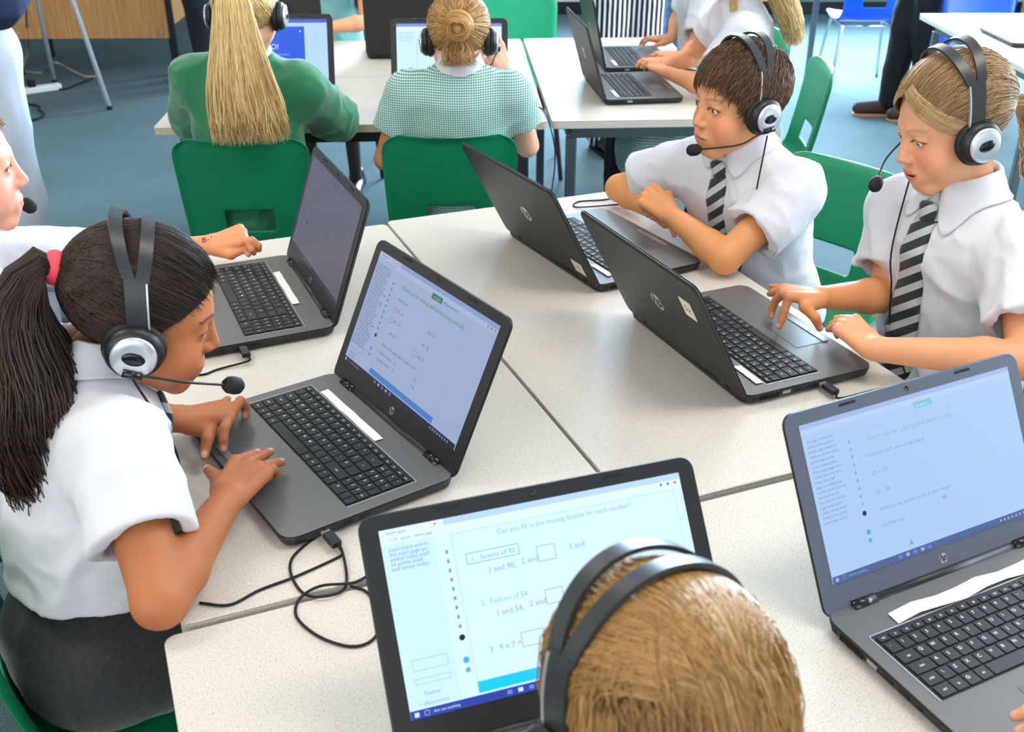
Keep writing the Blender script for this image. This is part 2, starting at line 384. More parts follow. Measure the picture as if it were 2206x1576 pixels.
# ---------------------------------------------------------------- stacking chairs
M_green = mat('green_polypropylene', (8, 128, 84), rough=.38, spec=.5, bump=(900, .06))
M_mint = mat('bright_green_polypropylene', (26, 168, 122), rough=.38, spec=.5, bump=(900, .06))
M_blue = mat('blue_polypropylene', (22, 82, 222), rough=.35, spec=.5, bump=(900, .06))
def chair_shell(name, seat=.415, top=.775, slot=True):
    ns, nt = 46, 30
    prof = [(.205, seat-.03), (.195, seat-.006), (.16, seat+.002), (.05, seat-.008), (-.06, seat-.010), (-.13, seat+.0), (-.17, seat+.03), (-.19, seat+.085), (-.212, seat+.20), (-.236, top)]
    P = np.array(spline(prof, 10)); L = np.r_[0, np.cumsum(np.linalg.norm(np.diff(P, axis=0), axis=1))]; tot = L[-1]
    ss = np.linspace(0, tot, ns); PY = np.interp(ss, L, P[:, 0]); PZ = np.interp(ss, L, P[:, 1])
    ty = np.gradient(PY); tz = np.gradient(PZ); q = np.hypot(ty, tz); ny, nz = tz/q, -ty/q        # points to the sitter's outside
    V = np.zeros((ns, nt, 3))
    for i in range(ns):
        s = ss[i]; w = np.interp(s/tot, [0, .3, .45, .6, .8, 1], [.195, .205, .195, .18, .185, .19])
        e1 = tot-s; r = .055; k = r-math.sqrt(max(r*r-(r-e1)**2, 0)) if e1 < r else 0
        e0 = s; r0 = .07; k0 = r0-math.sqrt(max(r0*r0-(r0-e0)**2, 0)) if e0 < r0 else 0
        hw = w-k-k0
        for j in range(nt):
            t = -1+2*j/(nt-1); back = np.clip((s/tot-.5)/.12, 0, 1)
            off = -(1-back)*.020*abs(t)**3 - back*.028*t*t                                   # dish
            edge = max(abs(t)-.93, 0)/.07; edge = max(edge, np.clip(1-e1/.012, 0, 1)) if back > .5 else edge
            off += edge*.016*(1 if back > .5 else .8)
            V[i, j] = (hw*t, PY[i]-(-off)*(-ny[i]) if False else PY[i]+(-ny[i])*(-off)*-1 if False else PY[i]-off*(-ny[i])*-1, PZ[i])
            V[i, j, 1] = PY[i]-off*ny[i]; V[i, j, 2] = PZ[i]-off*nz[i]
    F = []
    for i in range(ns-1):
        for j in range(nt-1):
            sm = .5*(ss[i]+ss[i+1])/tot; tm = -1+2*(j+.5)/(nt-1)
            if slot and .63 < sm < .71 and abs(tm) < .36: continue
            F.append((i*nt+j, i*nt+j+1, (i+1)*nt+j+1, (i+1)*nt+j))
    me = np_mesh(name, V.reshape(-1, 3), F); return me
SHELL = {}
def chair(x, y, rz, label, group='green stacking chairs', shellmat=M_green, legmat=M_dark, scale=1.0, seat=.415, top=.775):
    t = empty('stacking_chair', (x, y, 0), rz, label, 'chair', group); key = (seat, top, shellmat.name)
    if key not in SHELL:
        me = chair_shell('chair_shell', seat, top); me.materials.append(shellmat)
        fr = MB(); z = seat-.035
        for s in (-1, 1): fr.tube(spline([(s*.15, .15, z), (s*.15, -.14, z)], 4), .0095)
        fr.tube([(-.15, .10, z-.004), (.15, .10, z-.004)], .009); fr.tube([(-.15, -.11, z-.004), (.15, -.11, z-.004)], .009)
        fm = fr.mesh('seat_frame'); fm.materials.append(legmat)
        lg = {}
        for sx in (-1, 1):
            for sy in (-1, 1):
                b = MB().tube(spline([(sx*.15, sy*.13, z), (sx*.165, sy*.155, z-.03), (sx*.20, sy*.21, .004)], 5), .0105)
                m = b.mesh('leg'); m.materials.append(legmat); lg[sx, sy] = m
        slot = MB(); yy = -.205; zz = seat+.135
        SHELL[key] = (me, fm, lg)
    me, fm, lg = SHELL[key]
    o = add('seat_shell', me, t); md = o.modifiers.new('thickness', 'SOLIDIFY'); md.thickness = .005; md.offset = 0
    sb = o.modifiers.new('smooth', 'SUBSURF'); sb.levels = 1; sb.render_levels = 1
    add('seat_frame', fm, t)
    for k in lg: add('leg', lg[k], t)
    return t
# ---------------------------------------------------------------- laptops
M_lid = mat('charcoal_lid', (33, 32, 33), rough=.45, spec=.5, bump=(1500, .05))
M_bezel = mat('black_bezel', (30, 30, 32), rough=.4)
M_deck = mat('brushed_grey_deck', (108, 107, 105), rough=.42, metal=.35, bump=(900, .03))
M_basebody = mat('black_laptop_base', (30, 30, 31), rough=.5)
M_key = mat('black_key', (30, 30, 32), rough=.55)
M_legend = mat('white_legend', (225, 225, 225), rough=.7)
M_tray = mat('black_key_tray', (17, 17, 18), rough=.5)
M_logo = mat('silver_logo', (190, 192, 196), rough=.25, metal=.8)
HZ, VB, VT, VD, DW, DH = .022, -.0075, .2418, .031, .3442, .1936
KW, KB, KD = .171, .0474, .1089; DECK = .0212
def key_rows():
    """(legend, x0, x1, y0, y1) in tray coordinates: x from the left, y from the back"""
    K = []; u = .01845; rp = .0186; y = .0038; fh = .0108
    names = ['esc']+['f%d' % i for i in range(1, 13)]+['prt', 'del', 'hm', 'up', 'dn', 'end']; w = (.342-.006)/19
    for i, n in enumerate(names): K.append((n, .003+i*w, .003+(i+1)*w, y, y+fh))
    y += fh+.0006
    rows = [[(c, 1) for c in "`1234567890-="]+[('<--', 2)], [('tab', 1.5)]+[(c, 1) for c in 'QWERTYUIOP[]']+[('<-', 1.5)],
            [('caps', 1.75)]+[(c, 1) for c in "ASDFGHJKL;'#"]+[('', 1.25)], [('shift', 1.25), ('\\', 1)]+[(c, 1) for c in 'ZXCVBNM,./']+[('shift', 2.75)],
            [('ctrl', 1.25), ('fn', 1), ('O', 1), ('alt', 1), ('', 5.75), ('alt', 1), ('ctrl', 1), ('<', 1), ('^', 1), ('>', 1)]]
    pad = [['num', '/', '*', '-'], ['7', '8', '9', '+'], ['4', '5', '6', ''], ['1', '2', '3', 'ent'], ['0', None, '.', '']]
    nu = (.342-.003-(.003+15*u+.0022))/4
    for r, row in enumerate(rows):
        x = .003
        for n, wd in row: K.append((n, x, x+wd*u, y, y+rp)); x += wd*u
        x = .003+15*u+.0022
        for j, n in enumerate(pad[r]):
            if n is None: continue
            K.append((n, x+j*nu, x+(j+(2 if r == 4 and j == 0 else 1))*nu, y, y+rp))
        y += rp
    return K
KEYS = []
for n, x0, x1, y0, y1 in key_rows():
    w, d = x1-x0-.0022, y1-y0-.0022
    mb = MB().slab(w, d, 0, .0019, r=.0012, bev=.0005, n=2)
    if n:
        V, F = text_mesh(n, .0064 if len(n) == 1 else .0042, 0, .012)
        if len(V):
            V = V-(V.max(0)+V.min(0))/2
            if len(n) == 1 and d > .012: V = V+np.array([-w*.16, d*.14])
            mb.raw([(a, b, .00195) for a, b in V], F, 1)
    me = mb.mesh('key'); me.materials.append(M_key); me.materials.append(M_legend)
    KEYS.append((me, -KW+(x0+x1)/2, -KB-(y0+y1)/2))
def logo(mb, r, M, mi_disc, mi_txt, shear=.25):
    mb.lathe([(r, 0), (r, .0003)], 28, mi_disc, M, smooth=False)
    V, F = text_mesh('hp', r*1.75, .3, .03); V = V-(V.max(0)+V.min(0))/2
    mb.raw([(a, b, .00036) for a, b in V], F, mi_txt, M)
def screen_mesh(items, bg, k):
    """lit display: bg colour and drawn items; fx, fy run from the top-left corner of the display, 0..1"""
    mb = MB(); mats = [glow(bg, k)]; mb.box(-DW/2, DW/2, VD, VD+DH, .0002, .0008)
    def mi(c):
        m = glow(c, k)
        if m not in mats: mats.append(m)
        return mats.index(m)
    z = .0009
    for it in items:
        z += .000012
        if it[0] == 'r':
            _, a, b, c, d, col = it; X = [-DW/2+DW*a, -DW/2+DW*c]; Y = [VD+DH*(1-d), VD+DH*(1-b)]
            mb.raw([(X[0], Y[0], z), (X[1], Y[0], z), (X[1], Y[1], z), (X[0], Y[1], z)], [(0, 1, 2, 3)], mi(col))
        elif it[0] == 'o':                                   # outlined box
            _, a, b, c, d, col = it; t = .0006
            X = [-DW/2+DW*a, -DW/2+DW*c]; Y = [VD+DH*(1-d), VD+DH*(1-b)]
            for x0, x1, y0, y1 in ((X[0], X[1], Y[0], Y[0]+t), (X[0], X[1], Y[1]-t, Y[1]), (X[0], X[0]+t, Y[0], Y[1]), (X[1]-t, X[1], Y[0], Y[1])):
                mb.raw([(x0, y0, z), (x1, y0, z), (x1, y1, z), (x0, y1, z)], [(0, 1, 2, 3)], mi(col))
        elif it[0] == 'c':                                   # ring or dot
            _, a, b, r, col, fill = it; cx, cy = -DW/2+DW*a, VD+DH*(1-b); n = 16
            if fill: mb.raw([(cx+r*math.cos(2*PI*i/n), cy+r*math.sin(2*PI*i/n), z) for i in range(n)], [tuple(range(n))], mi(col))
            else:
                V = [(cx+q*math.cos(2*PI*i/n), cy+q*math.sin(2*PI*i/n), z) for q in (r, r*.86) for i in range(n)]
                mb.raw(V, [(i, (i+1) % n, n+(i+1) % n, n+i) for i in range(n)], mi(col))
        else:
            _, s, a, b, size, col = it; V, F = text_mesh(s, size)
            mb.raw([(-DW/2+DW*a+p, VD+DH*(1-b)+q, z) for p, q in V], F, mi(col))
    me = mb.mesh('screen')
    for m in mats: me.materials.append(m)
    return me
def laptop(x, y, yaw, tilt, label, screen, keys=True, strip=None, sticker=None, plug=None, group='open laptops', bezel=M_bezel):
    t = empty('laptop', (x, y, TZ), yaw, label, 'laptop', group)
    yb, yf = .010, -.2575; cy = (yb+yf)/2; D = yb-yf
    MB().slab(.384, D, .002, .0195, r=.022, bev=.003, cy=cy, taper=.006).build('base', M_basebody, t)
    dk = MB().slab(.3835, D-.001, .0196, DECK, r=.022, bev=.0008, cy=cy)
    deck = dk.build('deck', M_deck, t)
    kt = MB().slab(2*KW, KD, DECK, DECK+.0004, r=.004, bev=.0002, cy=-KB-KD/2).build('keyboard', M_tray, t)
    rim = MB(); e = .0012
    rim.box(-KW-e, -KW, -KB-KD, -KB+e, DECK-.0002, DECK+.0007).box(-KW-e, KW+e, -KB, -KB+e, DECK-.0002, DECK+.0007).box(KW, KW+e, -KB-KD, -KB, DECK-.0002, DECK+.0007)
    rim.build('trim', M_silver, kt)
    if keys:
        for me, kx, ky in KEYS: add('key', me, kt, loc=(kx, ky, DECK+.0005))
    px = -.028
    MB().slab(.108, .056, DECK, DECK+.0004, r=.003, bev=.0002, cx=px, cy=-.205).build('touchpad', mat('touchpad_grey', (104, 104, 104), rough=.35, metal=.35), t)
    MB().slab(.108, .012, DECK, DECK+.0012, r=.002, bev=.0005, cx=px, cy=-.2405).build('touchpad_button', mat('touchpad_button_grey', (150, 148, 142), rough=.35, metal=.4), t)
    for s in (-1, 1):
        MB().tube([(s*.118, .003, HZ-.003), (s*.152, .003, HZ-.003)], .0085, 14).build('hinge', M_blackgloss, t)
    MB().tube([(-.117, .0035, HZ-.004), (.117, .0035, HZ-.004)], .0075, 14).build('hinge_cover', M_black, t)
    # ports along both sides
    pm = mat('dark_port', (8, 8, 9), rough=.6); pl = mat('port_metal', (170, 172, 176), rough=.3, metal=.9)
    for px_, y0, w, h in ((.1905, -.165, .014, .006), (.1905, -.14, .014, .006), (.1905, -.20, .006, .006), (-.1905, -.075, .016, .006), (-.1905, -.10, .014, .006), (-.1905, -.125, .014, .006), (-.1905, -.147, .006, .006), (-.1905, -.012, .006, .006)):
        s = 1 if px_ > 0 else -1
        MB().box(px_-.001, px_+.0018, y0-w/2, y0+w/2, .009, .009+h).build('port', pm if w < .016 else pl, t)
    v = MB()
    for k in range(11): v.box(-.1925, -.190, -.060+k*.0035, -.058+k*.0035, .007, .0155)
    v.build('vent', pm, t)
    # lid
    st, ct = math.sin(tilt), math.cos(tilt)
    LM = Matrix(((1, 0, 0, 0), (0, st, -ct, .004), (0, ct, st, HZ), (0, 0, 0, 1)))
    cv, hv = (VB+VT)/2, VT-VB
    lid = MB().slab(.385, hv, -.0078, -.0012, r=.016, bev=.003, cy=cv, taper=.001).build('lid', M_lid, t, mw=LM)
    MB().slab(.3835, hv-.0015, -.0012, 0.0, r=.0155, bev=.0006, cy=cv).build('bezel', bezel, lid)
    add('screen', screen, lid)
    bm = MB().lathe([(.0035, 0), (.0035, .0006), (.0022, .0007), (.0022, .0004)], 14, 0, Matrix.Translation((0, VT-.0085, .0001))); bm.build('webcam', M_blackgloss, lid)
    for s in (-1, 1): MB().slab(.026, .0035, 0, .0009, r=.0015, bev=.0004, cx=s*.095, cy=VT-.0065).build('bumper', M_rubber, lid)
    lg = MB(); logo(lg, .0065, Matrix.Translation((0, VD*.5-.0005, .00005)), 0, 1); lg.build('front_logo', [M_logo, M_bezel], lid)
    lb = MB(); logo(lb, .0185, Matrix.Translation((0, cv, -.0079)) @ Matrix.Rotation(PI, 4, 'Y'), 0, 1); lb.build('lid_logo', [M_logo, M_lid], lid)
    if strip:
        x0, x1, w, wav = (tuple(strip)+(.2,))[:4]; P = []; n = 9
        m = MB()
        for i in range(n):
            a = x0+(x1-x0)*i/(n-1); hgt = DECK+.0012+.0022*wav*abs(math.sin(i*1.1))
            P += [(a, -KB+.002+.002*wav*math.sin(i*1.7), hgt), (a+.0015*math.sin(i), -KB+.002+w+.002*wav*math.sin(i*2.1), hgt+.0008), (a, -KB+.002+.002*wav*math.sin(i*1.7), hgt+.0003), (a+.0015*math.sin(i), -KB+.002+w+.002*wav*math.sin(i*2.1), hgt+.0011)]
        F = []
        for i in range(n-1):
            b = 4*i; F += [(b+2, b+6, b+7, b+3), (b, b+1, b+5, b+4), (b, b+4, b+6, b+2), (b+1, b+3, b+7, b+5)]
        F += [(0, 2, 3, 1), (4*n-4, 4*n-3, 4*n-1, 4*n-2)]
        m.raw(P, F).build('paper_strip', M_paper, t)
    if sticker:
        su, sv, sw, sh, txt, tc = sticker
        SM = Matrix.Translation((su, sv, -.0079)) @ Matrix.Rotation(PI, 4, 'Y')
        m = MB().raw([(-sw/2, -sh/2, .0003), (sw/2, -sh/2, .0003), (sw/2, sh/2, .0003), (-sw/2, sh/2, .0003), (-sw/2, -sh/2, 0), (sw/2, -sh/2, 0), (sw/2, sh/2, 0), (-sw/2, sh/2, 0)], [(0, 1, 2, 3), (7, 6, 5, 4), (0, 4, 5, 1), (1, 5, 6, 2), (2, 6, 7, 3), (3, 7, 4, 0)], 0, SM)
        V, F = text_mesh(txt, sh*.5, .2); V = V-(V.max(0)+V.min(0))/2; m.raw([(a, b, .00036) for a, b in V], F, 1, SM)
        m.build('sticker', [mat('cream_sticker', (232, 224, 206), rough=.6), mat('sticker_ink', tc, rough=.7)], lid)
    if plug:
        for sx, py in plug:
            m = MB().box(min(sx*.1915, sx*.199), max(sx*.1915, sx*.199), py-.006, py+.006, .0095, .0145, 1).slab(.026, .0155, .0075, .0165, r=.003, bev=.001, cx=sx*.212, cy=py)
            m.build('usb_plug', [M_black, pl], t)
    return t
# ---------------------------------------------------------------- people
M_skin = mat('skin', (220, 165, 130), rough=.5, spec=.35, attr='col', sss=.12)
M_hair = mat('hair', (90, 60, 40), rough=.46, spec=.4, attr='col')
M_white = mat('white_cotton', (216, 214, 219), rough=.85, spec=.2, sheen=.2, bump=(700, .12))
M_eyew = mat('eye_white', (232, 228, 224), rough=.15)
M_pupil = mat('pupil', (8, 7, 7), rough=.1)
def fixmat(m, **k):
    for n, v in k.items(): m.node_tree.nodes['Principled BSDF'].inputs[n].default_value = v
class Head:
    def __init__(s, pos, az, pitch=0, roll=0, scale=1.0):
        """az: facing direction in degrees, pitch: looking down, roll: crown leaning to the person's right"""
        a, p = math.radians(az), math.radians(pitch)
        f = np.array([math.cos(a)*math.cos(p), math.sin(a)*math.cos(p), -math.sin(p)])
        r = unit(np.cross(f, [0, 0, 1])); u = np.cross(r, f); g = math.radians(roll)
        r2 = r*math.cos(g)-u*math.sin(g); u2 = r*math.sin(g)+u*math.cos(g)
        s.R = np.stack([r2, f, u2], 1); s.pos = np.asarray(pos, float); s.k = scale
    def w(s, p): return (np.asarray(p, float)*s.k)@s.R.T+s.pos
    def l(s, p): return (np.asarray(p, float)-s.pos)@s.R/s.k
    def M(s):
        m = Matrix(s.R.tolist()).to_4x4(); m = m @ Matrix.Scale(s.k, 4); m.translation = Vector(s.pos); return m
EYE = .029
def head_sdf(neck_l, eye_open=1.0, mouth=.0, chub=0.0, simple=False, smile=0.0):
    nl = np.asarray(neck_l, np.float32)
    def f(p):
        q = p.copy(); q[:, 0] = np.abs(q[:, 0])
        d = ell(q, (0, -.014, .030), (.0725, .090, .076))
        d = smin(d, ell(q, (0, .022, -.022), (.056+chub, .062, .078)), .03)
        d = smin(d, cone(q, (.048, -.004, -.048), (.012, .060, -.094), .020+chub, .0165), .028)
        d = smin(d, ell(q, (0, .060, -.094), (.020, .017, .014)), .018)
        d = smin(d, ell(q, (.036+chub, .050, -.045), (.026, .027, .030)), .022)
        if not simple:
            d = smax(d, -ell(q, (EYE, .0925, -.001), (.0175, .0165, .0115)), .014)            # eye socket
            d = smin(d, cone(q, (.012, .0765, .018), (.040, .0635, .017), .005, .0045), .014)  # brow
        d = smin(d, cone(q, (0, .0775, .008), (0, .0965, -.030), .0058, .0084), .012)         # nose
        d = smin(d, ell(q, (.0088, .0885, -.0345), (.0068, .0080, .0058)), .007)
        if not simple:
            d = smax(d, -ell(q, (.0052, .0920, -.0398), (.0026, .0042, .0024)), .002)         # nostril
            d = smin(d, ell(q, (0, .0780, -.0655), (.027, .0115, .018)), .018)
            m = q.copy(); m[:, 2] -= smile*.0045*(m[:, 0]/.02)**2*(np.abs(m[:, 2]+.065) < .02)               # mouth mound
            d = smin(d, ell(m, (.006, .0872, -.0602), (.0145, .0046, .0033)), .004)
            d = smin(d, ell(m, (0, .0862, -.0700-mouth*.5), (.0158, .0048, .0042)), .004)
            d = smax(d, -ell(m, (0, .0925, -.0648-mouth*.25), (.0205, .0095, .0010+mouth*.45)), .0015)
            lid = ell(q, (EYE, .0665, .0), (.0142, .0140, .0138))
            lid = smax(lid, -ell(q, (EYE-.0012, .0815, -.0008-.0035*(1-eye_open)), (.0128, .012, .0020+.0040*eye_open)), .001)
            d = smin(d, lid, .006)
            d = smax(d, -ell(q, (EYE, .0735, 0), (.0123, .0123, .0123)), .0005) if False else d
        ear = ell(q, (.0755, -.012, -.004), (.0065, .017, .028)); ear = smax(ear, -ell(q, (.083, -.009, -.002), (.006, .010, .018)), .006)
        d = smin(d, ear, .006)
        n0 = np.array([0, -.022, -.055], np.float32)
        d = smin(d, cone(p, n0, nl, .046, .050), .022)
        return d
    return f
def face_cols(V, skin, lip, brow, eye_open=1.0, blush=.25, browk=.75, mouth=0.0, smile=0.0):
    n = len(V); c = np.tile(np.array(lin(skin)), (n, 1)); x = np.abs(V[:, 0]); y = V[:, 1]; z = V[:, 2]
    def mix(w, col): c[:] = c*(1-w[:, None])+np.array(lin(col))*w[:, None]
    bl = blush*np.exp(-(((x-.042)/.022)**2+((z+.035)/.024)**2))*(y > .02); mix(bl, (222, 96, 74))
    mix(.35*blush*2*np.exp(-((x/.012)**2+((z+.032)/.012)**2))*(y > .085), (220, 105, 84))
    z0 = z; z = z-smile*.0045*(x/.02)**2*(np.abs(z+.065) < .02)
    lw = np.clip(1.25-((x/.0215)**2+((z+.0650+mouth*.3)/(.0085+mouth*.5))**2), 0, 1)*(y > .074); mix(np.clip(lw*2.2, 0, .8), lip)
    mm = np.clip(1.2-((x/.019)**2+((z+.0648+mouth*.25)/(.0014+mouth*.45))**2), 0, 1)*(y > .072)*(y < .0885); mix(np.clip(mm*2, 0, .9), (90, 36, 32))
    z = z0
    t = np.clip((x-.013)/.032, 0, 1); bz = .0195+.0045*np.sin(t*PI*.75)-.003*t
    bw = np.exp(-((z-bz)/.0026)**2)*(x > .010)*(x < .048)*(y > .045); mix(np.clip(bw*1.2, 0, 1)*browk, brow)
    zc = -.0008-.0035*(1-eye_open); hh = .0020+.0040*eye_open
    r = ((x-EYE+.0012)/.0138)**2+((z-zc)/(hh+.0016))**2
    lash = np.clip(1-np.abs(r-1)/.55, 0, 1)*(z > zc-.0006)*(y > .055); mix(np.clip(lash*1.3, 0, .85), (40, 26, 20))
    low = np.clip(1-np.abs(r-1)/.5, 0, 1)*(z <= zc)*(y > .055); mix(low*.35, (150, 80, 66))
    return c
def eyes(person, H, base, iris=(92, 110, 120), gaze=(0, 0)):
    for s in (-1, 1):
        m = MB(); r = .0126; g = math.radians
        prof = [(r*math.sin(g(a)), r*math.cos(g(a))) for a in (0.5, 9, 9.2, 24, 24.2, 60, 100, 140, 179.5)]
        V = []; F = []; n = 20
        for a, b in prof:
            for j in range(n): V.append((a*math.cos(2*PI*j/n), a*math.sin(2*PI*j/n), b))
        M = H.M() @ Matrix.Translation((s*EYE, .0667, 0)) @ Matrix.Rotation(g(-90+gaze[1]), 4, 'X') @ Matrix.Rotation(g(gaze[0]), 4, 'Y')
        M = Matrix.Translation(-Vector(base)) @ M
        for i in range(len(prof)-1):
            mi = 0 if i < 1 else (1 if i < 3 else 2)
            m.raw(V, [(i*n+j, i*n+(j+1) % n, (i+1)*n+(j+1) % n, (i+1)*n+j)[::-1] for j in range(n)], mi, M, True)
        m.raw(V, [tuple(range(n))], 0, M)
        m.build('eye', [M_pupil, mat('iris_%d_%d_%d' % iris, iris, rough=.1), M_eyew], person)
FING = {'index': (.026, .072, (.027, .017, .014)), 'middle': (.0085, .075, (.030, .019, .015)), 'ring': (-.0085, .071, (.027, .018, .014)), 'pinky': (-.0235, .063, (.021, .013, .012))}
def finger_chain(K, T, L, N):
    K = np.asarray(K, float); T = np.asarray(T, float); v = T-K; D = np.linalg.norm(v); u = v/max(D, 1e-6)
    n = N-u*(N@u); n = unit(n)
    def ch(b):
        a = [0, -b, -1.75*b]; return np.cumsum([[L[i]*math.cos(a[i]), L[i]*math.sin(a[i])] for i in range(3)], 0)
    lo, hi = 0, 1.5
    for _ in range(30):
        m = (lo+hi)/2
        if np.linalg.norm(ch(m)[-1]) > D: lo = m
        else: hi = m
    c = ch(lo); e = c[-1]; a0 = -math.atan2(e[1], e[0]); R = np.array([[math.cos(a0), -math.sin(a0)], [math.sin(a0), math.cos(a0)]])
    c = c@R.T; return [K]+[K+u*p[0]+n*p[1] for p in c]
def hand_parts(W, fwd, up, side, tips, thumb, sc=1.0):
    """capsules of a hand. W wrist, fwd to the knuckles, up = back of the hand, side=+1 right hand / -1 left hand; tips in world"""
    F = unit(fwd); U = unit(np.asarray(up, float)-F*(np.dot(up, F))); S = np.cross(U, F)*side     # towards the thumb
    caps = []; nails = []
    for n, (so, fo, L) in FING.items():
        K = W+(S*so+F*fo)*sc+U*.003*sc
        caps.append((W+S*so*.55*sc+F*.006*sc, K, .0125*sc, .0100*sc, .012))
        T = tips.get(n)
        if T is None: T = K+F*sum(L)*.85*sc-U*.012*sc
        ch = finger_chain(K, T, [x*sc for x in L], U)
        rr = [.0086, .0076, .0070, .0058] if n != 'pinky' else [.0076, .0066, .0060, .0050]
        for i in range(3): caps.append((ch[i], ch[i+1], rr[i]*sc, rr[i+1]*sc, .0035 if i else .006))
        d = unit(ch[3]-ch[2]); up_ = unit(U-d*(U@d)); nails.append((ch[3]-d*.002*sc+up_*.0052*sc, d, up_))
    B = W+(S*.018+F*.014)*sc-U*.004*sc; Mc = W+(S*.037+F*.042)*sc-U*.010*sc
    if thumb is None: thumb = Mc+(S*.012+F*.045)*sc-U*.004
    ch = finger_chain(Mc, thumb, [.026*sc, .022*sc, .003*sc], unit(S+U*.4))
    caps.append((B, Mc, .0150*sc, .0110*sc, .014)); caps.append((ch[0], ch[1], .0105*sc, .0088*sc, .008)); caps.append((ch[1], ch[3], .0088*sc, .0070*sc, .004))
    d = unit(ch[3]-ch[1]); up_ = unit(S*.6+U*.6-d*(d@(S*.6+U*.6))); nails.append((ch[3]-d*.002+up_*.0058*sc, d, up_))
    caps.append((W+(F*.02+S*.004)*sc, W+(F*.062+S*.002)*sc, .0125*sc, .0120*sc, .012))
    return caps, nails
def arm_mesh(sh, el, wr, hand, skin, h=.0023, k=1.0, cover=.42):
    """skin surface of one arm with its hand; hand=(fwd, up, side, tips, thumb)"""
    sh, el, wr = (np.asarray(v, float) for v in (sh, el, wr)); fw = unit(wr-el)
    caps, nails = hand_parts(wr+fw*.004, *hand, sc=k)
    a = sh+(el-sh)*cover
    mus = el+(wr-el)*.28
    def f(p):
        d = cone(p, a, el, .037*k, .0315*k)
        d = smin(d, cone(p, el, mus, .0315*k, .0325*k), .012); d = smin(d, cone(p, mus, wr, .0325*k, .0205*k), .012)
        e = None
        for A, B, ra, rb, s in caps:
            q = cone(p, A, B, ra, rb); e = q if e is None else smin(e, q, s*.55)
        return smin(d, e, .012)
    pts = np.array([a, el, wr]+[c[0] for c in caps]+[c[1] for c in caps]); lo = pts.min(0)-.05; hi = pts.max(0)+.05
    V, F = polygonise(f, lo, hi, h)
    c = np.tile(np.array(lin(skin)), (len(V), 1))
    for P, d, u in nails:
        r = V-P; w = np.exp(-(((r@d)/.0050)**2+((r@np.cross(d, u))/.0042)**2))*np.clip(1-np.abs(r@u)/.004, 0, 1)
        w = np.clip(w*1.6, 0, .75)[:, None]; c = c*(1-w)+np.array(lin((246, 200, 180)))*w
    nz = vnoise(V.astype(np.float32)*22)*.5; c = c*(1+.05*nz[:, None])
    kn = np.zeros(len(V))
    for A, B, ra, rb, s in caps[:16]: kn = np.maximum(kn, np.exp(-(np.linalg.norm(V-np.asarray(B), axis=1)/.012)**2)*.16)
    c = c*(1-kn[:, None])+np.array(lin((206, 104, 76)))*kn[:, None]
    return V, F, c
def join(parts):
    V = []; F = []; C = []; o = 0
    for v, f, c in parts: V.append(v); F.append(f+o); C.append(c); o += len(v)
    return np.concatenate(V), np.concatenate(F), np.concatenate(C)
class Torso:
    """trunk with a frame of its own: pelvis and base of neck, facing azimuth in degrees"""
    def __init__(s, pelvis, neck, az, k=1.0, sw=.142):
        s.P = np.asarray(pelvis, float); s.N = np.asarray(neck, float); s.U = unit(s.N-s.P); s.len = np.linalg.norm(s.N-s.P)
        a = math.radians(az); f = np.array([math.cos(a), math.sin(a), 0]); s.X = unit(np.cross(f, s.U)); s.Fw = np.cross(s.U, s.X)
        s.k = k; s.R = np.stack([s.X, s.Fw, s.U], 1); s.sw = sw
        s.shR = s.N+s.X*sw*k-s.U*.045*k+s.Fw*.005; s.shL = s.N-s.X*sw*k-s.U*.045*k+s.Fw*.005
    def at(s, x, y, z): return s.P+s.X*x+s.Fw*y+s.U*z
    def sdf(s, off=.0, fat=1.0):
        k = s.k; L = s.len
        ch = s.P+s.U*(L-.135*k); be = s.P+s.U*.13*k+s.Fw*.01; hp = s.P+s.U*.03
        def f(p):
            d = ell(p, ch, ((.128)*k*fat+off, .088*k*fat+off, .135*k+off), s.R)
            d = smin(d, ell(p, be, (.118*k*fat+off, .092*k*fat+off, .15*k+off), s.R), .07)
            d = smin(d, ell(p, hp, (.135*k*fat+off, .115*k+off, .10*k+off), s.R), .06)
            d = smin(d, cone(p, s.shR-s.X*.02, s.shL+s.X*.02, .046*k+off, .046*k+off), .05)
            d = smin(d, cone(p, s.N+s.U*.01, s.N-s.U*.05, .050*k+off*.5, .075*k+off), .05)
            return d
        return f
